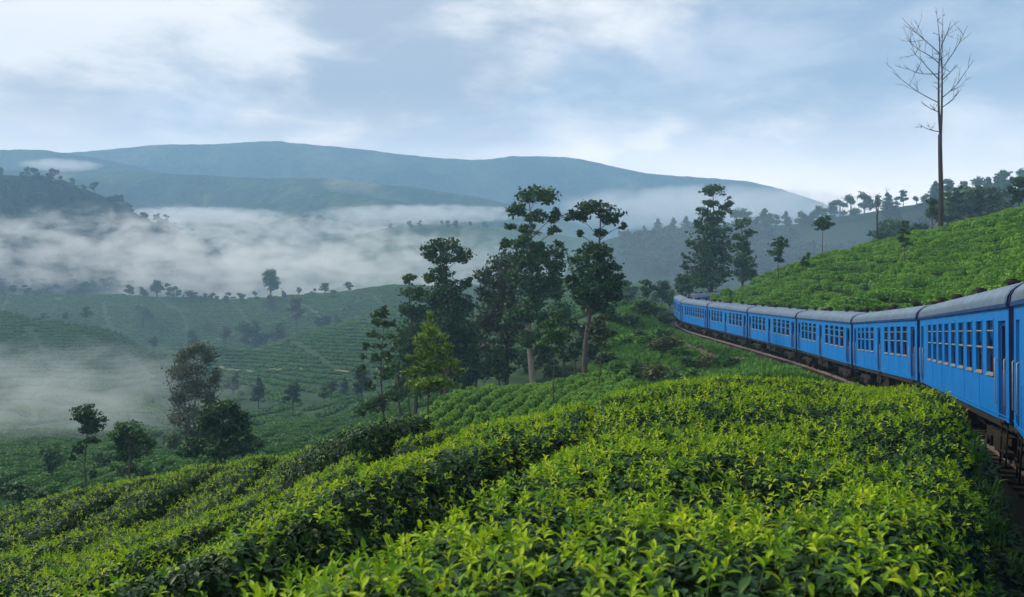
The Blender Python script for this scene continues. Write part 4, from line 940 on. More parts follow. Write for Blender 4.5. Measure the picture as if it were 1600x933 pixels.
# bare tree with a forked trunk
def bare_tree(px, d, stems, branches, base, label, name='bare_tree', r0=0.30, seed=5, tw=3, group=None):
    r = np.random.default_rng(seed); k = d / F; X0 = (base[0] - CX) * k; zb = height(X0, d); o = np.array((X0, d, zb - 0.15))
    root = empty(name, o); tag(root, label, 'tree', group)
    def w3(p, y=0.0): return np.array(((p[0] - CX) * k, d + y, (CY - p[1]) * k)) - o
    tr = MB(); fork = w3(stems[0][0]); n0 = 7; t = np.linspace(0, 1, n0)[:, None]
    line = np.array((0, 0, 0.0)) * (1 - t) + fork * t; line[:, 0] += 0.06 * np.sin(t[:, 0] * 5)
    tr.tube(line, np.linspace(r0, r0 * 0.72, n0), 10); tr.build('trunk', M['bark_dead'], root)
    lines = []
    for s, pts in enumerate(stems):
        q = np.array([w3(p, (0.5 if s else -0.5) * i) for i, p in enumerate(pts)]); q = catmull(q, 5); lines.append(q)
        st = MB(); rad = r0 * 0.55 * (1 - np.linspace(0, 1, len(q)) ** 0.9 * 0.93); st.tube(q, rad, 8)
        so_ = st.build('limb', M['bark_dead'], root)
        tb = MB()
        def grow(a, dirv, L, rad, lev):
            kk = 6; pts_ = [a]; dv = dirv / np.linalg.norm(dirv)
            for j in range(kk - 1):
                dv = dv + r.normal(0, 0.085, 3) + np.array((0, 0, 0.07)); dv /= np.linalg.norm(dv); pts_.append(pts_[-1] + dv * L / (kk - 1))
            pts_ = np.array(pts_); tb.tube(pts_, np.linspace(rad, rad * 0.3, kk), 5 if lev < 2 else 4)
            if lev < tw:
                for j in range(5 if lev < 2 else 3):
                    f_ = r.uniform(0.25, 0.95); p = pts_[int(f_ * (kk - 1))]; sd = dv * 0.8 + r.normal(0, 0.55, 3) + np.array((0, 0, 0.15)); grow(p, sd, L * r.uniform(0.28, 0.48), rad * 0.52, lev + 1)
        for (ax, ay), (bx, by), ss in branches:
            if ss != s: continue
            zt = (CY - ay) * k - o[2]; a = np.array([np.interp(zt, q[:, 2], q[:, i]) for i in range(3)]); e = w3((bx, by), r.uniform(-2.2, 2.2)); grow(a, e - a, np.linalg.norm(e - a) * 1.12, r0 * 0.20, 1)
        for f_ in np.linspace(0.4, 0.99, 9):
            i = int(f_ * (len(q) - 1)); grow(q[i], np.array((r.normal(0, 1), r.normal(0, 1), 0.9)), (1.6 - 0.9 * f_) * r0 / 0.30 * r.uniform(0.7, 1.3), r0 * 0.13, 2)
        tb.build('branches', M['bark_dead'], so_)
    return root
def c3(x, y): return (1340 + x / 2.523, y / 2.523)
bare_tree(1469, 100, [[c3(327, 530), c3(312, 440), c3(303, 300), c3(298, 180), c3(275, 50)], [c3(327, 530), c3(340, 440), c3(350, 300), c3(358, 180), c3(371, 8)]],
   [(c3(300, 410), c3(155, 315), 0), (c3(298, 322), c3(180, 235), 0), (c3(298, 260), c3(195, 165), 0), (c3(298, 225), c3(210, 78), 0), (c3(303, 445), c3(240, 428), 0), (c3(316, 520), c3(262, 503), 0), (c3(300, 300), c3(205, 290), 0),
    (c3(350, 380), c3(475, 288), 1), (c3(352, 262), c3(442, 122), 1), (c3(360, 160), c3(408, 66), 1), (c3(352, 285), c3(315, 160), 1), (c3(345, 420), c3(365, 395), 1), (c3(352, 310), c3(410, 250), 1)], c3(327, 885),
   'tall bare tree with a forked trunk and thin leafless branches on the tea hill')
bare_tree(1371, 128, [[(1371, 335), (1371, 322), (1369, 308)], [(1371, 335), (1373, 322), (1375, 303)]], [((1371, 322), (1362, 308), 0), ((1373, 322), (1382, 306), 1)], (1371, 370), 'small half-bare tree with twiggy top behind the tea hill crest', r0=0.16, seed=9, tw=3)

# ------------------------------------------------------------------ distant trees: stock shapes, copied one by one
def stock_tree(kind, seed, leaf, nleaf=1400):
    """height 1 m, base at the origin"""
    r = np.random.default_rng(seed); root = empty(kind); mb = MB(); pts = []
    if kind == 'conifer':
        mb.tube([(0, 0, 0), (0.01, 0, 0.5), (0, 0, 0.97)], [0.022, 0.014, 0.004], 6)
        for i in range(11):
            z_ = 0.30 + 0.62 * i / 10; w_ = 0.20 * (1 - (i / 10) ** 1.6) + 0.035
            for j in range(4):
                a = r.uniform(0, 6.28); c = np.array((math.cos(a) * w_ * 0.6, math.sin(a) * w_ * 0.6, z_ + r.uniform(-.02, .02)))
                mb.tube(limb((0, 0, z_ - 0.02), c, 0), [0.006, 0.005, 0.004, 0.003, 0.002], 4); pts.append(lobe_points(c, (w_ * 0.55, w_ * 0.55, 0.045), nleaf // 44, r, 0.4, 8))
    elif kind == 'tufted_tree':
        mb.tube([(0, 0, 0), (0.012, 0.01, 0.5), (-0.005, 0, 0.93)], [0.024, 0.016, 0.005], 6)
        for c, q in [((0, 0, 0.90), (.14, .14, .08)), ((-.12, .05, 0.78), (.10, .10, .06)), ((.12, -.04, 0.74), (.11, .10, .065)), ((.02, .1, 0.66), (.12, .1, .06)), ((-.08, -.08, 0.60), (.09, .09, .05)), ((.07, .03, .5), (.07, .07, .04))]:
            c = np.array(c) + r.normal(0, 0.025, 3); mb.tube(limb((0, 0, c[2] - 0.10), c, 0), [0.009, 0.008, 0.006, 0.005, 0.003], 4); pts.append(lobe_points(c, q, nleaf // 6, r, 0.32, 16))
    else:                        # broad crown
        mb.tube([(0, 0, 0), (0.01, 0.01, 0.35), (0, 0, 0.75)], [0.034, 0.025, 0.008], 6)
        for i in range(r.integers(7, 14)):
            a = r.uniform(0, 6.28); q = r.uniform(0.05, 0.30); z_ = r.uniform(0.28, 0.88); q *= 1.2 - abs(z_ - 0.5) * 1.5
            c = np.array((math.cos(a) * q, math.sin(a) * q, z_)); mb.tube(limb((0, 0, z_ * 0.55), c, 0), [0.012, 0.01, 0.008, 0.005, 0.003], 4)
            pts.append(lobe_points(c, np.array((.15, .15, .10)) * r.uniform(0.6, 1.2), nleaf // 10, r, 0.32, 16))
    mb.build('trunk', M['bark'], root)
    V, Fq = leaf_quads(np.concatenate(pts), 0.050 if nleaf < 1500 else 0.036, r); link('crown', mesh_np('crown', V, Fq, M['leaf_' + leaf]), root)
    return root
STOCK = {k: [stock_tree(k, 300 + 7 * i + j, lf) for j, lf in enumerate(ls)] for i, (k, ls) in enumerate([('conifer', ('dark', 'mid')), ('tufted_tree', ('dark', 'mid', 'olive')), ('broadleaf_tree', ('dark', 'mid', 'dark', 'fresh', 'mid', 'olive'))])}
stock_all = [o for l in STOCK.values() for o in l]; used_stock = set()
def put_tree(kind, var, px, ytop, d, label, group, wide=1.0, dz=0.0, seed=0):
    src = STOCK[kind][var % len(STOCK[kind])]; X0 = (px - CX) / F * d; zb = height(X0, d) - 0.1 + dz; h = max((CY - ytop) / F * d - zb, 1.5)
    if src.name in used_stock: o = copy_tree(src)
    else: o = src; used_stock.add(src.name)
    o.location = (X0, d, zb); o.scale = (h * wide, h * wide, h); o.rotation_euler = (0, 0, (px * 0.37 + seed) % 6.28)
    return tag(o, label, 'tree', group)
KK = ['conifer', 'tufted_tree', 'broadleaf_tree']
def s5(x, y): return (x / 2.332, 400 + y / 2.332)
# the row on the crest of the hazy tea ridge, left to right
crest = [(8,112,'b'),(48,104,'t'),(97,103,'b'),(132,122,'b'),(300,118,'b'),(470,104,'b'),(522,108,'b'),(572,88,'b'),(612,96,'b'),(634,100,'b'),(668,138,'b'),(695,124,'b'),(745,132,'b'),(775,134,'b'),(830,130,'b'),(880,128,'b'),
         (930,126,'b'),(985,48,'b'),(1035,122,'b'),(1090,112,'t'),(1140,116,'b'),(1182,98,'t'),(1215,120,'b'),(1272,94,'t'),(1330,118,'b'),(1382,112,'t'),(1430,122,'b'),(1460,126,'b')]
for i, (x, y, kd) in enumerate(crest):
    px, py = s5(x, y); d = float(np.interp(px, [0, 200, 380, 620], [466, 462, 430, 415])) + (i * 37 % 11) - 8
    put_tree('tufted_tree' if kd == 't' else 'broadleaf_tree', 1 if y < 60 else i, px, py, d, 'hazy tree on the crest of the misty tea ridge, %s from the left' % ORD[i], 'trees along the misty ridge crest', (0.8 + (i * 29 % 10) * 0.07) if y > 60 else 0.85)
slope = [(160,205,330,'b'),(238,203,326,'t'),(312,178,322,'t'),(520,150,400,'b'),(985,140,400,'b'),(1080,150,360,'t'),(1160,218,332,'t'),(1185,216,334,'b'),(1230,208,338,'b'),(1125,290,300,'t'),(440,272,318,'c'),(560,290,312,'t'),(895,238,340,'t'),(930,236,345,'c'),(700,270,330,'t')]
slope += [(60,300,318,'b'),(120,330,300,'t'),(365,330,296,'t'),(420,300,306,'b'),(500,240,400,'b'),(620,215,412,'t'),(760,235,390,'b'),(820,255,352,'t'),(1010,228,345,'b'),(1050,300,290,'t'),(1270,175,380,'b'),(1310,240,330,'t')]; slope.sort()
for i, (x, y, d, kd) in enumerate(slope):
    px, py = s5(x, y); put_tree({'b': KK[2], 't': KK[1], 'c': KK[0]}[kd], i, px, py, d, 'hazy tree scattered on the far tea slopes, %s from the left' % ORD[i], 'trees scattered on the far tea slopes', 0.75 + (i * 31 % 7) * 0.08)
valley = [(942,440,205,'c'),(1065,458,175,'t'),(1180,468,190,'t'),(1208,452,205,'t'),(1255,440,215,'c'),(1300,470,200,'t'),(935,600,150,'b'),(1290,560,170,'b'),(850,425,240,'b'),(1320,410,170,'t')]
valley.sort()
for i, (x, y, d, kd) in enumerate(valley):
    px, py = s5(x, y); put_tree({'b': KK[2], 't': KK[1], 'c': KK[0]}[kd], i, px, py, d, 'slim tree in the green valley between feathery tree and grove, %s from the left' % ORD[i], 'slim trees in the valley', 1.0)
# fields left of the train and beyond
fld = [(980,445,190,'t'),(1011,434,150,'t'),(1034,438,165,'t'),(1046,452,170,'b'),(988,436,240,'b'),(1003,462,140,'b'),(960,462,160,'b'),(1022,455,200,'c')]
fld.sort()
for i, (px, py, d, kd) in enumerate(fld):
    put_tree({'b': KK[2], 't': KK[1], 'c': KK[0]}[kd], i, px, py, d, 'hazy tree between the umbrella tree and the train bend, %s from the left' % ORD[i], 'trees left of the train bend', 1.0)
# tree line on the wooded hill behind the train
def s6(x, y): return (1000 + x / 2.667, 230 + y / 2.667)
wood = [(18,325,'c'),(75,295,'c'),(140,292,'c'),(192,285,'c'),(395,250,'b'),(432,252,'b'),(480,280,'b'),(520,252,'c'),(545,268,'b'),(568,270,'b'),(608,265,'c'),(672,266,'b'),(708,262,'b'),(745,244,'b'),(795,222,'b'),(835,204,'b'),(880,190,'b'),(935,186,'b'),(985,190,'b'),(1032,186,'c'),(1065,206,'b'),
        (1098,178,'t'),(1152,200,'b'),(1192,192,'b'),(1232,140,'c'),(1285,125,'t'),(1345,140,'t'),(1375,150,'b'),(1412,112,'b'),(1450,122,'c'),(1482,100,'b'),(1512,106,'c'),(1545,85,'b'),(1575,96,'b'),(1598,80,'b'),(1625,84,'b')]
for i, (x, y, kd) in enumerate(wood):
    px, py = s6(x, y); d = 492 - (i * 53 % 17)
    put_tree({'b': KK[2], 't': KK[1], 'c': KK[0]}[kd], i, px, py, d, 'tree on the skyline of the wooded hill behind the train, %s from the left' % ORD[i], 'skyline trees of the wooded hill', 0.95 if kd != 'c' else 1.15)
near_r = [(1340,165,210,'t'),(1405,158,205,'t'),(1445,155,200,'t'),(1500,190,215,'c'),(1215,220,205,'b'),(1060,285,230,'t'),(1010,310,220,'b')]
near_r.sort()
for i, (x, y, d, kd) in enumerate(near_r):
    px, py = s6(x, y); put_tree({'b': KK[2], 't': KK[1], 'c': KK[0]}[kd], i, px, py, d, 'green tree just behind the tea hill crest, %s from the left' % ORD[i], 'trees just behind the tea hill crest', 1.0)
# low hills in the fog: tiny trees
tiny = [(352,333,975),(372,334,975),(402,331,975),(408,329,975),(478,333,975),(500,336,975),(655,344,825),(690,345,825),(700,343,825),(712,344,825),(735,346,825),(757,346,825),(640,345,825),(610,349,825)]
tiny.sort()
for i, (px, py, d) in enumerate(tiny):
    put_tree(KK[2 if i % 3 else 1], i, px, py, d, 'tiny tree on a low hill rising from the fog, %s from the left' % ORD[i], 'tiny trees on the foggy hills', 1.0)
for o in stock_all:
    if o.name not in used_stock:
        for c in list(o.children): bpy.data.objects.remove(c)
        bpy.data.objects.remove(o)

# woods that read as one mass: cover of the two forest hills
def wood_mass(name, q, x0, x1, y0, y1, n, hmin, hmax, label, seed, mask=None):
    r = np.random.default_rng(seed); x = r.uniform(x0, x1, n * 3); y = r.uniform(y0, y1, n * 3); zz = q(x, y); gg = np.where(y < 700, ground(x, y), -62)
    ok = zz > gg + 0.5
    if mask is not None: ok &= mask(x, y, r)
    x, y, zz = x[ok][:n], y[ok][:n], zz[ok][:n]; h = r.uniform(hmin, hmax, len(x))
    P3 = np.stack([x, y, zz - 0.3], -1); off = P3.mean(0)
    o = instancer(name, P3 - off, np.stack([0 * x, 0 * x, r.uniform(0, 6.28, len(x))], -1), np.stack([h * r.uniform(0.9, 1.3, len(x)), h * r.uniform(0.9, 1.3, len(x)), h], -1), r.integers(0, len(WOOD), len(x)), C_wood)
    o.location = off; tag(o, label, 'forest', kind='stuff'); return o
WOOD = []
for k in range(5):
    r_ = np.random.default_rng(400 + k); pts_ = []
    for i in range(8):
        a = r_.uniform(0, 6.28); q_ = r_.uniform(0, 0.24); pts_.append(lobe_points(np.array((math.cos(a) * q_, math.sin(a) * q_, r_.uniform(0.35, 0.85))), (.17, .17, .12), 36, r_, 0.34, 10))
    V_, F_ = leaf_quads(np.concatenate(pts_), 0.085, r_); mb = MB(); mb.tube([(0, 0, 0), (0, 0.01, 0.4), (0, 0, 0.7)], [0.03, 0.022, 0.01], 5)
    b0 = len(V_); V_ = np.concatenate([V_, np.array(mb.v)]); tr_ = []
    for f in mb.f:
        for j in range(1, len(f) - 1): tr_.append((f[0] + b0, f[j] + b0, f[j + 1] + b0))
    mi_ = np.concatenate([np.zeros(len(F_)), np.ones(len(tr_))]); WOOD.append(mesh_np('wood', V_, np.concatenate([F_, np.array(tr_)]), [M['leaf_' + ('wood', 'dark', 'wood', 'wood', 'wood')[k]], M['bark']], mi=mi_))
C_wood = proto_collection('wood_stock', WOOD)
wood_mass('forest', q_left, -620, -200, 500, 760, 1700, 7, 11, 'dark wood covering the steep hill at the left above the fog', 7)
wood_mass('forest', q_right, 55, 420, 330, 560, 1500, 6, 12, 'hazy wood covering the long hill behind the train', 8, lambda x, y, r: (y < 462) & (fbm2(x, y, 0.03, 71, 3) > -0.15) & (fbm2(x, y, 0.02, 73, 2) + x / 300.0 > 0.2))

# ------------------------------------------------------------------ clipped tea bushes of the round plot and of the bright hill
def pad_bush(seed, mat, n, wx, wy, h, size):
    r = np.random.default_rng(seed); th = r.uniform(0, 6.28, n); el = np.arcsin(r.uniform(-0.05, 1, n)); ce, se = np.cos(el), np.sin(el)
    sq = lambda v, e: np.sign(v) * np.abs(v) ** e
    rr = 1 + 0.05 * np.sin(th * 3 + seed) + r.normal(0, 0.035, n)
    C = np.stack([wx / 2 * sq(np.cos(th), 0.75) * sq(ce, 0.55) * rr, wy / 2 * sq(np.sin(th), 0.75) * sq(ce, 0.55) * rr, 0.12 * h + 0.86 * h * sq(se, 0.5) * (1 + r.normal(0, 0.03, n))], -1)
    V, Fq = leaf_quads(C, size, r, 0.3, 1.6); a = np.linspace(0, 6.28, 9)[:-1]; cv = []
    for f, zf in ((0.60, 0.0), (0.93, 0.35), (0.88, 0.74), (0.50, 0.93)):
        for t in a: cv.append((wx / 2 * f * sq(np.cos(t), 0.75), wy / 2 * f * sq(np.sin(t), 0.75), h * zf))
    b0 = len(V); V = np.concatenate([V, np.array(cv)]); tr = []
    for k in range(3):
        for i in range(8):
            p = [b0 + k * 8 + i, b0 + k * 8 + (i + 1) % 8, b0 + k * 8 + 8 + (i + 1) % 8, b0 + k * 8 + 8 + i]; tr += [(p[0], p[1], p[2]), (p[0], p[2], p[3])]
    for i in range(1, 7): tr.append((b0 + 24, b0 + 24 + i, b0 + 25 + i))
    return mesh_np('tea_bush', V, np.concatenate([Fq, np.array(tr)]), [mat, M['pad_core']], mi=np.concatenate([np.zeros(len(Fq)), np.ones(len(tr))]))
PLOT = [P(*a)[:2] for a in ((598,668,51),(636,690,46),(720,684,46),(880,648,46),(965,614,52),(998,590,62),(985,588,70),(900,586,72),(830,590,71),(760,600,69),(690,622,63),(640,648,56))]
pads = [pad_bush(500 + i, M['plot_leaf'], 520, 0.80, 1.08, 0.92, 0.062) for i in range(4)]
r_ = np.random.default_rng(50); cand = []
for i in range(-30, 40):
    for j in range(0, 60):
        Y_ = 44 + j * 0.86; X_ = -24 + (i + 30) * 1.18 + 0.27 * (Y_ - 55) + 0.006 * (Y_ - 58) ** 2
        cand.append((X_ + r_.normal(0, 0.045), Y_ + r_.normal(0, 0.10)))
cand = np.array(cand); ins = poly_sd(cand[:, 0], cand[:, 1], PLOT) > 0.1; ins &= r_.random(len(cand)) > 0.03; cand = cand[ins]
cand = cand[np.argsort(np.hypot(cand[:, 0], cand[:, 1]))]; zc_ = ground(cand[:, 0], cand[:, 1])
bp = empty('tea_plot', (*cand.mean(0), float(zc_.mean()))); tag(bp, 'round tea plot of separate clipped bushes in rows before the dark grove', 'tea bushes'); ob_ = np.array(bp.location)
for (x, y), zz in list(zip(cand, zc_))[:300]:
    s = r_.uniform(0.90, 1.12); o = link('bush', pads[r_.integers(0, 4)], bp, np.array((x, y, zz + 0.08)) - ob_); o.scale = (s, s * r_.uniform(0.95, 1.1), s * r_.uniform(0.9, 1.1) * 1.12); o.rotation_euler = (0, 0, r_.normal(0, 0.1) + (3.14 if r_.random() < .5 else 0))
if len(cand) > 300:
    k_ = len(cand) - 300; s = r_.uniform(0.90, 1.12, (k_, 1)); C_pad = proto_collection('plot_stock', pads)
    instancer('far_bushes', np.concatenate([cand[300:], zc_[300:, None] + 0.08], 1) - ob_, np.stack([np.zeros(k_), np.zeros(k_), r_.normal(0, .1, k_)], -1), np.repeat(s, 3, 1), r_.integers(0, 4, k_), C_pad, bp)['kind'] = 'stuff'
# the hill behind the train: rows along the contour
hb_ = [pad_bush(520 + i, M['bush_leaf'], 300, 1.30, 0.80, 0.75, 0.11) for i in range(5)]; C_hb = proto_collection('hill_bush_stock', hb_)
n_ = 34000; t_ = r_.random(n_) ** 0.8; Yh_ = 24 + 108 * t_; Xh_ = r_.uniform(0.16, 0.74, n_) * Yh_
Dh, Zt_, Sh_ = track_dist(Xh_, Yh_); zh_ = ground(Xh_, Yh_)
fr = np.abs(((zh_ + 0.30 * fbm2(Xh_, Yh_, 0.22, 91, 3)) / 1.05) % 1 - 0.5)
ok_ = (Sh_ > 0) & (Dh > 3.4) & (fr > 0.23 * (0.6 + 0.6 * (fbm2(Xh_, Yh_, 0.15, 93, 2) > -0.2))) & (zh_ > Zt_ + 0.2)
Xh_, Yh_, zh_, Dh = Xh_[ok_], Yh_[ok_], zh_[ok_], Dh[ok_]
cell = {}; kp = []
for i in range(len(Xh_)):       # keep a spacing
    c_ = (int(Xh_[i] / 0.66), int(Yh_[i] / 0.66))
    if c_ in cell: continue
    cell[c_] = 1; kp.append(i)
Xh_, Yh_, zh_, Dh = Xh_[kp], Yh_[kp], zh_[kp], Dh[kp]; m_ = len(Xh_)
e_ = 0.4; gx = (ground(Xh_ + e_, Yh_) - ground(Xh_ - e_, Yh_)) / (2 * e_); gy = (ground(Xh_, Yh_ + e_) - ground(Xh_, Yh_ - e_)) / (2 * e_)
az = np.arctan2(gx, -gy) + r_.normal(0, 0.15, m_); s_h = r_.uniform(0.8, 1.2, m_) * (1 + 0.25 * (Dh < 7)); hz_ = s_h * r_.uniform(0.75, 1.15, m_) * (1 + 0.5 * (Dh < 6) * r_.random(m_))
P3 = np.stack([Xh_, Yh_, zh_ - 0.12], -1); of_ = P3.mean(0)
ho = instancer('tea_bushes', P3 - of_, np.stack([0 * az, 0 * az, az], -1), np.stack([s_h * 1.1, s_h * 0.95, hz_], -1), r_.integers(0, 5, m_), C_hb); ho.location = of_
tag(ho, 'bright green tea bushes in wavy rows covering the hill behind the train', 'tea bushes', kind='stuff')

# the valley and far ridges: rows of bushes along the contour, with gaps and lanes
M['valley_leaf'] = leaf_mat('valley_tea_leaf', [(0.1, (0.030, 0.095, 0.018)), (0.5, (0.080, 0.200, 0.022)), (0.9, (0.20, 0.33, 0.035))], 0.55, 0.2, 0.15, 0.02, 0.25)
C_vr = proto_collection('valley_row_stock', [pad_bush(540 + i, M['valley_leaf'], 46, 2.6, 1.05, 0.85, 0.34) for i in range(5)])
C_vn = proto_collection('valley_near_stock', [pad_bush(560 + i, M['valley_leaf'], 210, 1.6, 0.95, 0.8, 0.13) for i in range(5)])
def valley_rows(d0, d1, n, coll, per, keep, label, seed, smul):
    r = np.random.default_rng(seed); d = np.sqrt(r.uniform(d0 ** 2, d1 ** 2, n)); px = r.uniform(-60, 1010, n); x = (px - CX) / F * d; y = d
    f = lambda a, b_: raw_h(a, b_) + fbm2(a, b_, 0.05, 3) * np.clip(b_ / 250, 0, 1) * 1.2
    h = f(x, y); ph = (h + 0.6 * fbm2(x, y, 0.035, 95, 3)) / per
    ok = (np.abs(ph % 1 - 0.5) < keep) & (fbm2(x, y, 0.06, 97, 3) > -1.15)
    ok &= (np.abs(((x * 0.8 + y * 0.4 + 6 * fbm2(x, y, 0.03, 99, 2)) / 24.0) % 1 - 0.5) > 0.05)       # lanes up the slope
    ok &= ~((y < 135) & (x > -9 + (y - 78) * 0.10)) & ~((y < 60) & (x > -14))                          # the grove and the bank stay free
    ok &= ~((y < 40) & (poly_sd(x, y, PC) > -1.0))
    x, y, h = x[ok], y[ok], h[ok]; D, _, _ = track_dist(x, y); k = D > 9; x, y, h = x[k], y[k], h[k]; m = len(x)
    e = 1.0; gx = f(x + e, y) - f(x - e, y); gy = f(x, y + e) - f(x, y - e); az = np.arctan2(gx, -gy) + r.normal(0, 0.12, m); s = r.uniform(0.7, 1.15, m) * smul
    P3 = np.stack([x, y, h - 0.1], -1); of = P3.mean(0); zz = 0 * az
    o = instancer('tea_bushes', P3 - of, np.stack([zz, zz, az], -1), np.stack([s * 1.1, s, s * r.uniform(0.7, 1.2, m)], -1), r.integers(0, 5, m), coll); o.location = of
    tag(o, label, 'tea bushes', kind='stuff'); print('valley rows', m)
valley_rows(34, 150, 26000, C_vn, 0.62, 0.26, 'dark green tea bushes on the near valley floor around the tall-stemmed tree', 58, 1.0)
valley_rows(150, 476, 130000, C_vr, 0.95, 0.19, 'dark green tea bushes in contour rows over the misty valley slopes', 57, 0.95)

# ------------------------------------------------------------------ wild growth on the railway bank
def shrub_proto(seed, leaf, n=900):
    r = np.random.default_rng(seed); root = empty('bank_shrub'); mb = MB(); pts = []
    for i in range(9):
        a = r.uniform(0, 6.28); q = r.uniform(0, 0.36); c = np.array((math.cos(a) * q, math.sin(a) * q, r.uniform(0.28, 0.78) - q * 0.5)); mb.tube(limb((0, 0, 0), c, 0.05), [0.02, 0.016, 0.012, 0.009, 0.005], 4)
        pts.append(lobe_points(c, (.22, .22, .17), n // 9, r, 0.34, 14))
    mb.build('stems', M['bark'], root); V, Fq = leaf_quads(np.concatenate(pts), 0.085, r); link('foliage', mesh_np('foliage', V, Fq, M[leaf]), root); return root
SH_P = [shrub_proto(600, 'shrub_leaf'), shrub_proto(601, 'leaf_mid'), shrub_proto(602, 'shrub_brown'), shrub_proto(603, 'shrub_leaf'), shrub_proto(604, 'leaf_fresh')]
bank = [(948,505,108,1,3.0),(965,498,110,0,2.6),(985,492,112,4,2.8),(1002,488,116,1,3.2),(1022,486,118,0,2.6),(1038,492,114,1,2.4),(975,520,96,0,2.2),(1000,515,98,1,2.2),(1020,510,98,3,2.0),(1036,520,92,1,2.6),(1044,532,88,0,1.8),
        (955,545,86,3,2.4),(985,540,86,0,2.0),(1012,545,84,3,2.2),(1040,552,80,2,2.6),(1062,548,78,0,1.8),(1085,560,72,4,2.0),(1110,566,70,2,2.0),(1125,572,68,0,1.9),(1145,578,64,1,1.6),(1000,572,70,1,2.0),(1030,575,68,2,2.2),(1060,580,64,4,1.8),(1090,584,62,0,1.7),(970,575,72,0,2.0),(945,572,76,1,2.2),(1012,590,58,3,1.5)]
for i, (px, py, d, v, h) in enumerate(sorted(bank)):
    src = SH_P[v]; o = src if src.name not in used_stock else copy_tree(src); used_stock.add(src.name)
    X0 = (px - CX) / F * d; o.location = (X0, d, gz(X0, d) - 0.1); o.scale = (h * 1.25, h * 1.25, h * 0.85); o.rotation_euler = (0, 0, i * 1.3)
    tag(o, 'wild %s shrub on the bank below the railway bend, %s from the left' % (('green', 'dark green', 'brownish', 'green', 'fresh green')[v], ORD[i]), 'shrub', 'wild shrubs on the railway bank')
def tuft_mesh(seed, mat, n=16, h=0.35, wd=0.018):
    r = random.Random(seed); mb = MB()
    for i in range(n):
        a = r.uniform(0, 6.28); L = h * r.uniform(0.5, 1.2); le = r.uniform(0.15, 0.75); q = r.uniform(0, 0.10); c = np.array((math.cos(a + 1) * q, math.sin(a + 1) * q, 0)); dv = np.array((math.cos(a), math.sin(a), 0)); pv = np.array((-math.sin(a), math.cos(a), 0)) * wd
        p1 = c + dv * L * le * 0.35 + np.array((0, 0, L * 0.6)); p2 = c + dv * L * le + np.array((0, 0, L * (1 - le * 0.4)))
        mb.add([c - pv, c + pv, p1 + pv * 0.8, p1 - pv * 0.8, p2], [(0, 1, 2, 3), (3, 2, 4)], 0, True)
    return mb.mesh('grass', mat)
C_gr = proto_collection('grass_stock', [tuft_mesh(700 + i, M['grass'], 16, 0.36, 0.02) for i in range(4)]); C_gs = proto_collection('verge_stock', [tuft_mesh(720 + i, M['grass'], 12, 0.16, 0.008) for i in range(4)])
def weed_mesh(seed):
    r = random.Random(seed); mb = MB()
    for i in range(9):
        L = r.uniform(0.03, 0.075); V, Fs = leaf_shape(L, L * 0.6, r.uniform(0.1, 0.8), 0.3, 2); q = r.uniform(0, 0.07); t = r.uniform(0, 6.28)
        mb.add(V @ euler_m(r.uniform(0, 6.28), r.uniform(-0.1, 0.8), r.uniform(-.4, .4)).T + np.array((q * math.cos(t), q * math.sin(t), r.uniform(0.01, 0.07))), Fs, 0, True)
    return mb.mesh('weed', M['shrub_dark'])
M['shrub_dark'] = leaf_mat('weed_leaf', [(0.0, (0.016, 0.035, 0.012)), (0.6, (0.03, 0.07, 0.016)), (1.0, (0.07, 0.075, 0.03))], 0.6, 0.2, 0.15, 0.8, 0.6)
C_wd = proto_collection('weed_stock', [weed_mesh(740 + i) for i in range(4)])
def grass_area(name, poly, n, coll, s0, s1, label, seed, trackgap=2.0, clump=0.0):
    r = np.random.default_rng(seed); p = np.array(poly); lo, hi = p.min(0), p.max(0); x = r.uniform(lo[0], hi[0], n); y = r.uniform(lo[1], hi[1], n); D, _, S = track_dist(x, y)
    ok = (poly_sd(x, y, p) > 0) & (D > trackgap)
    if clump: ok &= fbm2(x, y, 1.6, seed, 3) > clump
    dp = np.min(np.hypot(x[:, None] - pth[None, ::2, 0], y[:, None] - pth[None, ::2, 1]), 1); ok &= dp > 0.9
    x, y = x[ok], y[ok]; m = len(x); zz = ground(x, y); s = r.uniform(s0, s1, (m, 1)); P3 = np.stack([x, y, zz - 0.02], -1); of = P3.mean(0)
    o = instancer(name, P3 - of, np.stack([r.normal(0, .12, m), r.normal(0, .12, m), r.uniform(0, 6.28, m)], -1), np.repeat(s, 3, 1), r.integers(0, 4, m), coll); o.location = of; tag(o, label, 'grass', kind='stuff')
grass_area('grass', [P(*a)[:2] for a in ((925,600,60),(1000,600,55),(1150,592,52),(1300,600,50),(1330,560,60),(1160,540,82),(1075,510,104),(1050,480,124),(940,485,125),(915,560,85))], 15000, C_gr, 0.8, 2.0, 'rough green grass on the bank and strip beside the far track', 5)
grass_area('grass', [(2.0, 3.4), (3.1, 5.6), (4.6, 9), (8.0, 17), (9.6, 21), (12.5, 27), (12.0, 24), (6.5, 12), (3.6, 5.5), (2.6, 3.2)], 9000, C_gs, 0.7, 1.6, 'thin dark verge grass between the foreground hedge and the track', 6, 1.5, -0.3)
grass_area('weeds', [(1.9, 3.0), (3.1, 5.6), (4.6, 9), (8.0, 17), (9.6, 21), (12.5, 27), (14.8, 27), (9.2, 12), (6.2, 5.5), (4.6, 3.0)], 26000, C_wd, 0.5, 1.5, 'low broad-leaved weeds scattered over the dark ground beside the track', 16, 1.25, -0.45)

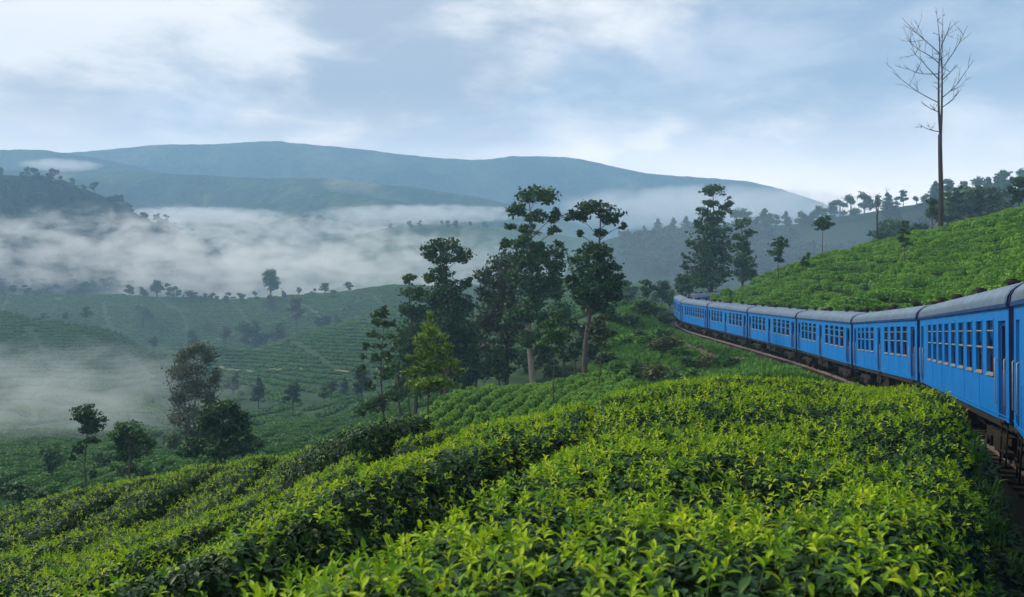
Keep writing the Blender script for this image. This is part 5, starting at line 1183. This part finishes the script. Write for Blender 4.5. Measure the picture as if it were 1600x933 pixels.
# ------------------------------------------------------------------ mist in the valleys, then the haze
def mist(name, px, py, d, rx, ry, rz, dens, label, nscale=3.0, edge=0.55, seed=0, amp=2.4, col=(0.93, 0.96, 1.0), yaw=0.0):
    c = P(px, py, d); n, m = 24, 14; V = [(0, 0, -1)]
    for i in range(1, m):
        a = -math.pi / 2 + math.pi * i / m
        V += [(math.cos(a) * math.cos(2 * math.pi * j / n), math.cos(a) * math.sin(2 * math.pi * j / n), math.sin(a)) for j in range(n)]
    V.append((0, 0, 1)); Fs = [(0, 1 + (j + 1) % n, 1 + j) for j in range(n)]
    for i in range(m - 2): Fs += [(1 + i * n + j, 1 + i * n + (j + 1) % n, 1 + (i + 1) * n + (j + 1) % n, 1 + (i + 1) * n + j) for j in range(n)]
    k = len(V) - 1; Fs += [(k, 1 + (m - 2) * n + j, 1 + (m - 2) * n + (j + 1) % n) for j in range(n)]
    mt = Mat(name); mt.N.remove(mt.b); mt.b = None
    ln = mt.N.new('ShaderNodeVectorMath'); ln.operation = 'LENGTH'; mt.L.new(mt.tc.outputs['Object'], ln.inputs[0])
    fall = mt.math('SUBTRACT', 1.0, mt.math('POWER', ln.outputs['Value'], 2.0), True)
    asp = rz * 2.2; ns = mt.noise(nscale, 4, 0.58, vec=mt.mapping(loc=(seed * 3.7, seed * 1.3, seed * 2.1), scale=(rx / asp / 2.2, ry / asp / 2.2, rz / asp)), dist=0.4)
    dd = mt.math('ADD', mt.math('MULTIPLY', fall, 1.1), mt.math('MULTIPLY', mt.math('SUBTRACT', ns, edge), amp)); dd = mt.math('MULTIPLY', mt.math('MULTIPLY', mt.math('MINIMUM', mt.math('MAXIMUM', dd, 0.0), 1.0), mt.math('MINIMUM', mt.math('MULTIPLY', fall, 3.0), 1.0)), dens)
    pv = mt.N.new('ShaderNodeVolumePrincipled'); pv.inputs['Color'].default_value = (*col, 1); pv.inputs['Anisotropy'].default_value = 0.1; mt.L.new(dd, pv.inputs['Density']); mt.L.new(pv.outputs[0], mt.out.inputs['Volume'])
    mb = MB(); mb.add(V, Fs); o = link(name, mb.mesh(name, mt.m)); o.location = c; o.scale = (rx, ry, rz); o.rotation_euler = (0, 0, yaw); tag(o, label, 'mist', 'mist banks', 'stuff'); return o
mist('mist_bank', 160, 430, 600, 300, 80, 52, 0.026, 'thick white fog bank filling the valley below the wooded left hill', 10.0, 0.575, 1, 6.5, (1, 1, 1))
mist('mist_bank', 560, 418, 640, 190, 60, 36, 0.016, 'broken fog bank between the grove and the low foggy hills', 10.0, 0.58, 2, 7.0, (1, 1, 1))
mist('mist_bank', 470, 356, 840, 200, 40, 14, 0.016, 'ragged fog drifting across the slope of the low foggy hill', 7.0, 0.55, 12, 5.0, (1, 1, 1))
mist('mist_bank', 310, 337, 900, 110, 40, 10, 0.035, 'thin fog streak right of the wooded left hill', 4.0, 0.5, 3, 3.0)
mist('mist_bank', 660, 335, 1040, 150, 50, 13, 0.028, 'long fog streak above the low hill behind the grove', 4.0, 0.52, 4, 3.5)
mist('mist_bank', 1110, 326, 1100, 230, 90, 32, 0.015, 'wide fog bank behind the tallest tree beyond the bend', 4.0, 0.5, 5, 3.0)
mist('mist_bank', 70, 624, 155, 40, 34, 12, 0.016, 'low mist wisp drifting over the valley at the left edge', 6.0, 0.56, 6, 5.0)
mist('mist_bank', 95, 258, 1130, 60, 40, 8, 0.030, 'small white cloud streak behind the top of the wooded left hill', 3.5, 0.5, 7, 3.0)
mist('valley_mist', 330, 545, 330, 250, 120, 42, 0.0006, 'thin bluish mist hanging over the tea valley at the left', 2.5, 0.45, 8, 1.4, (0.62, 0.80, 0.98))
mist('valley_mist', 1130, 425, 340, 130, 110, 34, 0.0020, 'thin bluish mist in front of the wooded hill behind the train', 2.5, 0.45, 9, 1.4, (0.62, 0.80, 0.98))
hz_m = Mat('haze'); hz_m.N.remove(hz_m.b); pv = hz_m.N.new('ShaderNodeVolumePrincipled'); pv.inputs['Color'].default_value = (0.41, 0.70, 1.0, 1); pv.inputs['Density'].default_value = 0.00050; hz_m.L.new(pv.outputs[0], hz_m.out.inputs['Volume'])
hb = MB(); hb.box(-2400, 2400, -260, 2400, -72, 392); hzo = hb.build('haze', hz_m.m); tag(hzo, 'pale blue haze filling the air over the valleys', 'haze', kind='stuff')
